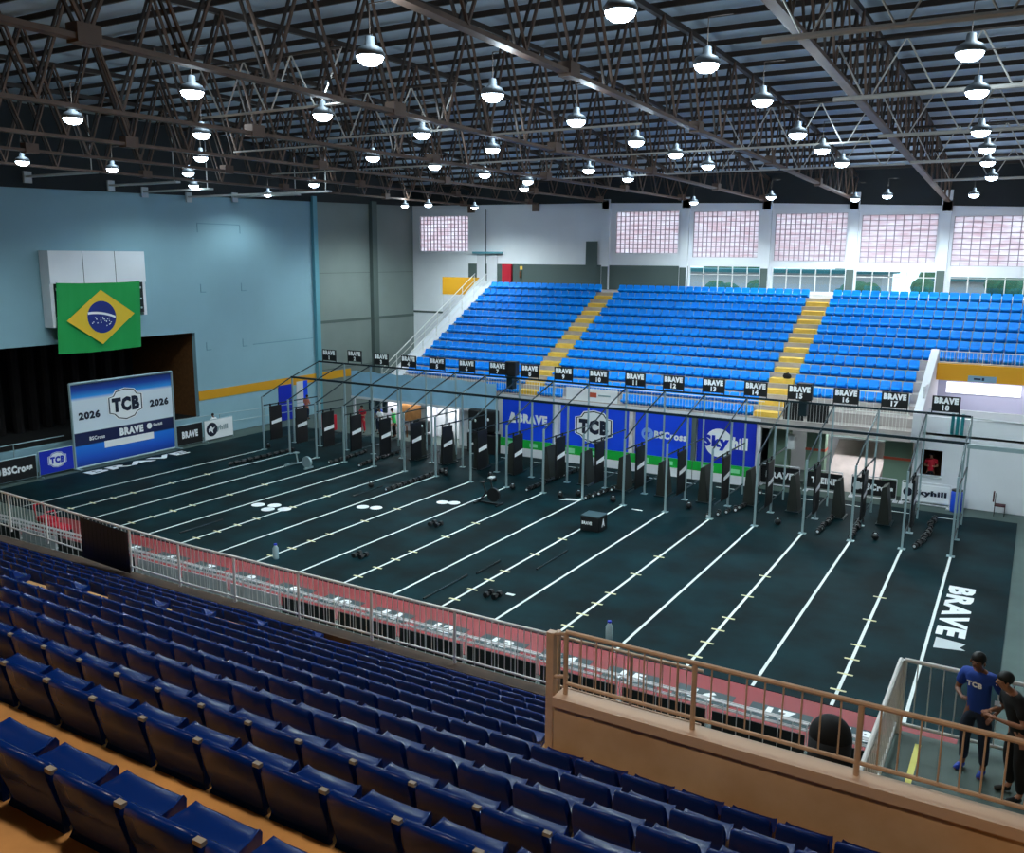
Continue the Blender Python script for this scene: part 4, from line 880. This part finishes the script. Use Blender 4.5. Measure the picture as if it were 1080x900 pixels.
t = thing('column_pipe', 'vertical grey pipe above the white door on the back wall', 'pipe', (1.0, BY1 - .15, 11.4)); obj('pipe', MB().tube((.95, BY1 - .2, 8.8), (.95, BY1 - .2, 14.5), .04, 8), M_dgreen, t)
# ================================================================== CANOPY AT LEFT
t = thing('canopy', 'long light blue canopy roof behind the left half of the rig', 'canopy', (1.0, 6.6, 0))
vs = []; n = 30
for j, (y, z) in enumerate(((6.42, 2.42), (6.47, 3.2), (6.52, 3.98))):
    for i in range(n + 1): vs.append((.9 + 10.6 * i / n, y - .05 * abs(math.sin(i * 1.1 + j)), z + .04 * math.sin(i * 1.7) * (j == 2)))
obj('canopy_fabric', MB().add(vs, [(j * (n + 1) + i, j * (n + 1) + i + 1, (j + 1) * (n + 1) + i + 1, (j + 1) * (n + 1) + i) for j in range(2) for i in range(n)]), M_tent, t, True)
obj('valance', MB().box(.9, 11.5, 6.36, 6.42, 2.28, 2.42), M_white, t)
for x in (1.0, 4.5, 8.0, 11.4): obj('canopy_post', MB().box(x - .06, x + .06, 6.5, 6.62, 0, 2.4), M_white, t)
struct('wall_under_stand', MB().box(1.2, 11.6, 9.05, 9.3, 0, 3.1), M_white)
struct('wall_partition', MB().box(2.55, 3.25, 8.0, 9.05, 0, 2.3).box(5.4, 5.85, 7.6, 9.05, 0, 2.3).box(8.6, 9.3, 7.0, 9.05, 0, 2.6).box(11.2, 11.6, 6.6, 9.05, 0, 3.0), M_white)
tag(obj('wooden_panel', MB().box(3.5, 5.3, 7.9, 8.0, .9, 2.15), mat('plywood', '9A6C3C', .6, noise=.15, nscale=4)), 'brown plywood panel under the blue canopy', 'panel')
tag(obj('metal_shutter', MB().box(5.9, 8.5, 8.6, 8.7, 0, 2.3), M_grey), 'light grey shutter under the blue canopy', 'shutter')
t = thing('hanging_clothes', 'dark teal garments hanging under the canopy at left', 'clothes', (1.9, 7.4, 1.3))
for q in (0, .55, 1.1): obj('garment', MB().box(1.5 + q, 1.85 + q, 7.3, 7.45, 1.35, 2.15), mat('dark_teal_cloth', '16323A', .8), t, bevel=.05)
t = thing('table', 'low table with green cloth under the canopy', 'table', (3.8, 6.9, 0))
obj('table_top', MB().box(2.9, 4.6, 6.7, 7.3, .72, .76), M_brown, t)
for a in (2.95, 4.55):
    for b in (6.75, 7.25): obj('leg', MB().box(a - .03, a + .03, b - .03, b + .03, 0, .72), M_brown, t)
def pa(x, y, wd, h, label):
    t = thing('equipment_stack', label, 'equipment', (x, y, 0))
    obj('case', MB().box(x - wd / 2, x + wd / 2, y - .3, y + .3, 0, h * .45), M_rubber, t, bevel=.03); obj('case', MB().box(x - wd / 2 + .05, x + wd / 2 - .05, y - .28, y + .28, h * .5, h), M_rubber, t, bevel=.1)
    mb = MB()
    for a, b in ((-.3, .2), (.15, .3), (-.2, .75), (.25, .8)): mb.ball((x + a * wd, y - .3, b * h), .07, .04, .09, 8, 6)
    obj('white_marks', mb, M_txt, t, True)
pa(10.9, 6.1, 1.9, 2.5, 'tall stack of black exercise machines left of the BRAVE banner')
pa(6.6, 6.0, 1.0, 1.5, 'black rowing machine stack under the canopy')
# ================================================================== PEOPLE
def skin_mesh(P, E, parent=None, name='body', m=None, loc=None, sub=1):
    bm = bmesh.new(); lay = bm.verts.layers.skin.verify(); vs = {}
    for k, (p, r) in P.items():
        v = bm.verts.new(Vector(p)); vs[k] = v; s = v[lay]
        s.radius = (r, r) if not isinstance(r, tuple) else r
    first = next(iter(P)); vs[first][lay].use_root = True
    for a, b in E: bm.edges.new((vs[a], vs[b]))
    me0 = bpy.data.meshes.new('sk'); bm.to_mesh(me0); bm.free()
    o = bpy.data.objects.new('sk', me0); C.objects.link(o)
    md = o.modifiers.new('s', 'SKIN'); md.use_smooth_shade = True; md.branch_smoothing = .5
    sd = o.modifiers.new('d', 'SUBSURF'); sd.levels = sub; sd.render_levels = sub
    dg = bpy.context.evaluated_depsgraph_get(); dg.update(); me = bpy.data.meshes.new_from_object(o.evaluated_get(dg))
    bpy.data.objects.remove(o); me.materials.clear(); me.materials.append(m)
    for p in me.polygons: p.use_smooth = True
    r = bpy.data.objects.new(name, me); C.objects.link(r)
    if parent: r.parent = parent
    return r
def person(label, loc, rz, top, legs, skin, shoes=M_rubber, hair=M_hair, scale=1.0, lean=0.0, arms='bent', head_down=.06, sit=False, fingers=True, logo=None, group=None):
    """facing local +Y"""
    hx = lean
    J = {'pelvis': ((0, 0, .95), (.15, .11)), 'waist': ((0, .02 + hx * .2, 1.1), (.14, .10)), 'chest': ((0, .02 + hx * .6, 1.32), (.17, .115)), 'upchest': ((0, .01 + hx * .8, 1.42), (.12, .09)),
         'neck': ((0, .02 + hx, 1.515), .05), 'jaw': ((0, .05 + hx + head_down, 1.585), .07), 'head': ((0, .045 + hx + head_down, 1.66), (.082, .095)), 'crown': ((0, .03 + hx + head_down, 1.725), (.07, .08)),
         'nose': ((0, .15 + hx + head_down, 1.625), .015)}
    E = [('pelvis', 'waist'), ('waist', 'chest'), ('chest', 'upchest'), ('upchest', 'neck'), ('neck', 'jaw'), ('jaw', 'head'), ('head', 'crown'), ('head', 'nose')]
    for s, n in ((-1, 'l'), (1, 'r')):
        J['hip' + n] = ((s * .1, 0, .88), .1); J['thigh' + n] = ((s * .12, .02, .7), .085); J['knee' + n] = ((s * .125, .035, .5), .06); J['calf' + n] = ((s * .13, .0, .34), .055); J['ankle' + n] = ((s * .135, -.02, .09), .038)
        J['ball' + n] = ((s * .15, .1, .035), .035); J['toe' + n] = ((s * .155, .17, .03), .025)
        J['sho' + n] = ((s * .19, .0 + hx * .75, 1.42), .062)
        if arms == 'bent' or (arms == 'mixed' and s > 0):
            el = (s * .27, .04 + hx * .5, 1.14); wr = (s * .12, .27 + hx * .6, 1.17); pm = (s * .07, .33 + hx * .6, 1.19)
        elif arms == 'mixed':
            el = (s * .3, -.05, 1.16); wr = (s * .26, .1, .97); pm = (s * .23, .15, .92)
        else:
            el = (s * .26, -.01, 1.14); wr = (s * .27, .07, .9); pm = (s * .265, .09, .82)
        J['elb' + n] = (el, .042); J['wri' + n] = (wr, .028); J['palm' + n] = (pm, (.035, .022))
        E += [('pelvis', 'hip' + n), ('hip' + n, 'thigh' + n), ('thigh' + n, 'knee' + n), ('knee' + n, 'calf' + n), ('calf' + n, 'ankle' + n), ('ankle' + n, 'ball' + n), ('ball' + n, 'toe' + n), ('upchest', 'sho' + n), ('sho' + n, 'elb' + n), ('elb' + n, 'wri' + n), ('wri' + n, 'palm' + n)]
        if fingers:
            d = (Vector(pm) - Vector(wr)).normalized(); sd = d.cross(ZH).normalized() if abs(d.z) < .9 else XH
            for q, L in enumerate((.07, .082, .076, .06)):
                b = Vector(pm) + sd * (-.03 + .02 * q) + d * .02; f1 = b + d * L * .6; f2 = f1 + (d * .6 - ZH * .7).normalized() * L * .5
                J['f%d%s' % (q, n)] = (b, .010); J['g%d%s' % (q, n)] = (f1, .009); J['h%d%s' % (q, n)] = (f2, .008); E += [('palm' + n, 'f%d%s' % (q, n)), ('f%d%s' % (q, n), 'g%d%s' % (q, n)), ('g%d%s' % (q, n), 'h%d%s' % (q, n))]
            th = Vector(wr) + d * .04 - sd * s * .035; J['t1' + n] = (th, .011); J['t2' + n] = (th + (d - sd * s * .6).normalized() * .05, .009); E += [('wri' + n, 't1' + n), ('t1' + n, 't2' + n)]
    if sit:
        for s, n in ((-1, 'l'), (1, 'r')):
            for kk in ('thigh', 'knee', 'calf', 'ankle', 'ball', 'toe'):
                J[kk + n] = {'thigh': ((s * .12, .2, .88), .085), 'knee': ((s * .13, .45, .88), .06), 'calf': ((s * .13, .47, .68), .055), 'ankle': ((s * .13, .46, .48), .038), 'ball': ((s * .14, .56, .44), .035), 'toe': ((s * .14, .62, .43), .025)}[kk]
    b = skin_mesh(J, E, None, 'person', skin, sub=1)
    b.location = loc; b.rotation_euler = (0, 0, rz); b.scale = (scale,) * 3
    tag(b, label, 'person', group)
    T = {k: J[k] for k in ('pelvis', 'waist', 'chest', 'upchest', 'shol', 'shor')}
    T = {k: (p, (r[0] + .028, r[1] + .028) if isinstance(r, tuple) else r + .03) for k, (p, r) in T.items()}
    T['pelvis'] = ((0, 0, .83), (.17, .135)); T['mid'] = ((0, 0, .98), (.168, .13)); T['collar'] = (Vector(J['neck'][0]) - Vector((0, .01, .03)), .085)
    for n in 'lr': T['sho' + n] = (Vector(J['sho' + n][0]) + Vector((0, 0, .012)), .092)
    ET = [('pelvis', 'mid'), ('mid', 'waist'), ('waist', 'chest'), ('chest', 'upchest'), ('upchest', 'shol'), ('upchest', 'shor'), ('upchest', 'collar')]
    for n in 'lr':
        a = Vector(J['sho' + n][0]); e = Vector(J['elb' + n][0]); T['slv' + n] = (a.lerp(e, .75), .072); ET.append(('sho' + n, 'slv' + n))
    skin_mesh(T, ET, b, 'shirt', top)
    T = {'pelvis': ((0, 0, .93), (.16, .125)), 'band': ((0, .01, 1.03), (.14, .11))}; ET = [('pelvis', 'band')]
    for n in 'lr':
        for k, ex in (('hip', .032), ('thigh', .016), ('knee', .02), ('calf', .02)):
            p, r = J[k + n]; T[k + n] = (p, r + ex)
        p, r = J['ankle' + n]; T['cuff' + n] = (Vector(p) + Vector((0, 0, .03)), .06)
        ET += [('pelvis', 'hip' + n), ('hip' + n, 'thigh' + n), ('thigh' + n, 'knee' + n), ('knee' + n, 'calf' + n), ('calf' + n, 'cuff' + n)]
    skin_mesh(T, ET, b, 'trousers', legs)
    for n in 'lr':
        a = Vector(J['ankle' + n][0]); c = Vector(J['toe' + n][0])
        skin_mesh({'a': (a + Vector((0, -.03, -.035)), .045), 'b': (a.lerp(c, .5) + Vector((0, 0, -.01)), .045), 'c': (c, .038)}, [('a', 'b'), ('b', 'c')], b, 'shoe', shoes)
    hc = Vector(J['head'][0])
    mb = MB(); mb.ball(hc + Vector((0, -.022, .035)), .092, .105, .092, 16, 10); mb.v = [(x, y, max(z, hc.z - .03 + (.05 if y > hc.y + .03 else -.02))) for x, y, z in mb.v]
    h = obj('hair', mb, hair, None, True); h.parent = b
    mb = MB()
    for s in (-1, 1): mb.ball((s * .088, hc.y - .005, hc.z - .02), .012, .02, .03, 8, 6)
    e = obj('ear', mb, skin, None, True); e.parent = b
    mb = MB()
    for s in (-1, 1): mb.ball((s * .032, hc.y + .088, hc.z + .0), .013, .008, .008, 8, 6)
    e = obj('eye', mb, M_hair, None, True); e.parent = b
    e = obj('mouth', MB().ball((0, hc.y + .083, hc.z - .075), .025, .01, .006, 8, 4), mat('lip', '7A3A34', .6), None, True); e.parent = b
    if logo:
        c = Vector(J['chest'][0]); tt = text(logo, (0, c.y + .152, c.z + .02), (-1, 0, 0), ZH, .2, .075, M_txt, None, .06, name='shirt_print'); tt.parent = b
    return b
person('person in royal blue TCB shirt looking down on the landing', (37.5, -23.55, 4.2), PI - .35, M_tee, M_jean, M_skin2, M_shoe, scale=1.0, lean=.06, arms='mixed', head_down=.08, logo='TCB')
person('person in black shirt bending over a phone beside the blue shirt', (38.0, -23.95, 4.2), PI / 2 + .5, M_blk, M_blk, M_skin, M_rubber, scale=.98, lean=.16, arms='bent', head_down=.08)
ph = thing('phone', 'small phone held between the two men on the landing', 'phone', (37.72, -23.8, 5.36)); obj('phone_body', MB().box(37.68, 37.76, -23.87, -23.73, 5.36, 5.37), M_grey, ph)
person('person in red shirt at the counter under the canopy', (1.3, 6.95, 0), PI, M_redc, M_redc, M_skin, scale=1.0, arms='bent', fingers=False, head_down=.03)
person('person in blue shirt behind the red shirt under the canopy', (2.0, 7.7, 0), PI + .3, M_tee, M_jean, M_skin2, scale=1.0, arms='down', fingers=False)
person('person in white shirt behind the post under the canopy', (2.6, 7.1, 0), PI - .2, M_txt, M_jean, M_skin2, scale=.97, arms='bent', fingers=False)
person('person in bright green shirt under the canopy', (3.9, 6.85, 0), PI / 2 + .3, M_grc, M_blk, M_skin, scale=1.02, arms='bent', fingers=False, lean=.05)
person('person in red shirt in the small window of the white wall', (33.98, 8.35, .55), PI, M_redc, M_blk, M_skin, scale=.98, arms='bent', fingers=False)
person('person in white shirt behind the left Skyhill board', (-5.35, .9, 0), PI / 2, M_txt, M_jean, M_skin2, scale=.85, arms='down', fingers=False)
person('person in dark clothes behind the left end of the rig', (-5.0, 8.6, 0), 0, mat('salmon_cloth', 'C8705E', .8), M_jean, M_skin, scale=.95, arms='bent', fingers=False)
t = thing('red_sign', 'small red box on the floor behind the fourth rig board', 'box', (-1.0, 6.4, 0)); obj('box_body', MB().box(-1.5, -.7, 6.2, 6.8, 0, 1.0), M_redc, t, bevel=.03); obj('label_panel', MB().box(-1.3, -.9, 6.18, 6.2, .4, .7), M_txt, t)
t = thing('backpack', 'small dark backpack left on the right yellow stairs', 'bag', (26.9, fy(2) + .3, fz(2) + .23)); obj('bag_body', MB().ball((26.85, fy(2) + .55, fz(2) + .36), .22, .15, .16, 12, 8), M_blk, t, True); obj('strap', MB().tube((26.7, fy(2) + .45, fz(2) + .48), (26.95, fy(2) + .45, fz(2) + .56), .02, 6), M_blk, t)
t = thing('stand_poster', 'white poster with orange logo on the far stand railing', 'poster', (17.4, FWY - .02, 3.6)); obj('poster_sheet', MB().box(15.9, 18.9, FWY - .02, FWY + .01, 3.45, 4.15), M_txt, t); obj('logo', MB().box(17.3, 17.7, FWY - .03, FWY - .02, 3.7, 3.95), M_orange, t); obj('caption', MB().box(17.8, 18.5, FWY - .03, FWY - .02, 3.78, 3.86), M_rig, t)
# ================================================================== OUTSIDE, SEEN THROUGH THE LOWER WINDOWS
tag(obj('outside_ground', MB().box(-20, 70, 23, 90, 6.0, 6.2), M_conc_far), 'pale ground outside the clear windows', 'ground')
t = thing('building', 'white low building outside the clear windows', 'building', (20, 44, 6.2)); obj('building_wall', MB().box(2, 26, 44, 50, 6.2, 9.8), mat('pale_outside_wall', 'A8ACB0', .8), t); obj('roof', MB().box(1.5, 26.5, 43.5, 50.5, 9.8, 10.1), mat('teal_roof', '1E6670', .6), t); 
t = thing('building', 'white gabled building outside the right clear windows', 'building', (34, 50, 6.2)); obj('building_wall', MB().box(28, 62, 50, 56, 6.2, 9.2), MATS['pale_outside_wall'], t); obj('roof', MB().prism([(28, 9.2), (45, 9.2), (36, 11.5)], (0, 49.5, 0), XH, ZH, (0, 7, 0)), MATS['teal_roof'], t)
for n, (x, y, s) in enumerate(((14, 38, 1.6), (19, 35, 1.7), (25, 39, 2.0), (30, 41, 1.8), (36, 43, 2.2), (44, 41, 2.0), (8, 62, 3.6), (20, 66, 3.4), (36, 66, 3.4), (52, 64, 3.6), (28, 68, 3.0), (44, 70, 3.4))):
    t = thing('tree', 'green tree outside the windows, %s from the left' % ordn(1 + sorted(range(12), key=lambda q: [14, 19, 25, 30, 36, 44, 8.1, 20.1, 36.1, 52, 28, 44.1][q]).index(n)), 'tree', (x, y, 6.2), 'outside trees'); random.seed(n)
    mb = MB()
    for q in range(7): mb.ball((x + random.uniform(-s, s) * .6, y + random.uniform(-.5, .5), 6.9 + s * .5 + random.uniform(-.5, .6) * s), s * random.uniform(.4, .65), None, s * .45, 8, 6)
    obj('crown', mb, M_leaf, t, True); obj('trunk', MB().tube((x, y, 6.2), (x, y, 7.2 + s * .3), .15, 6), M_brown, t)
print('objects', len(bpy.data.objects))
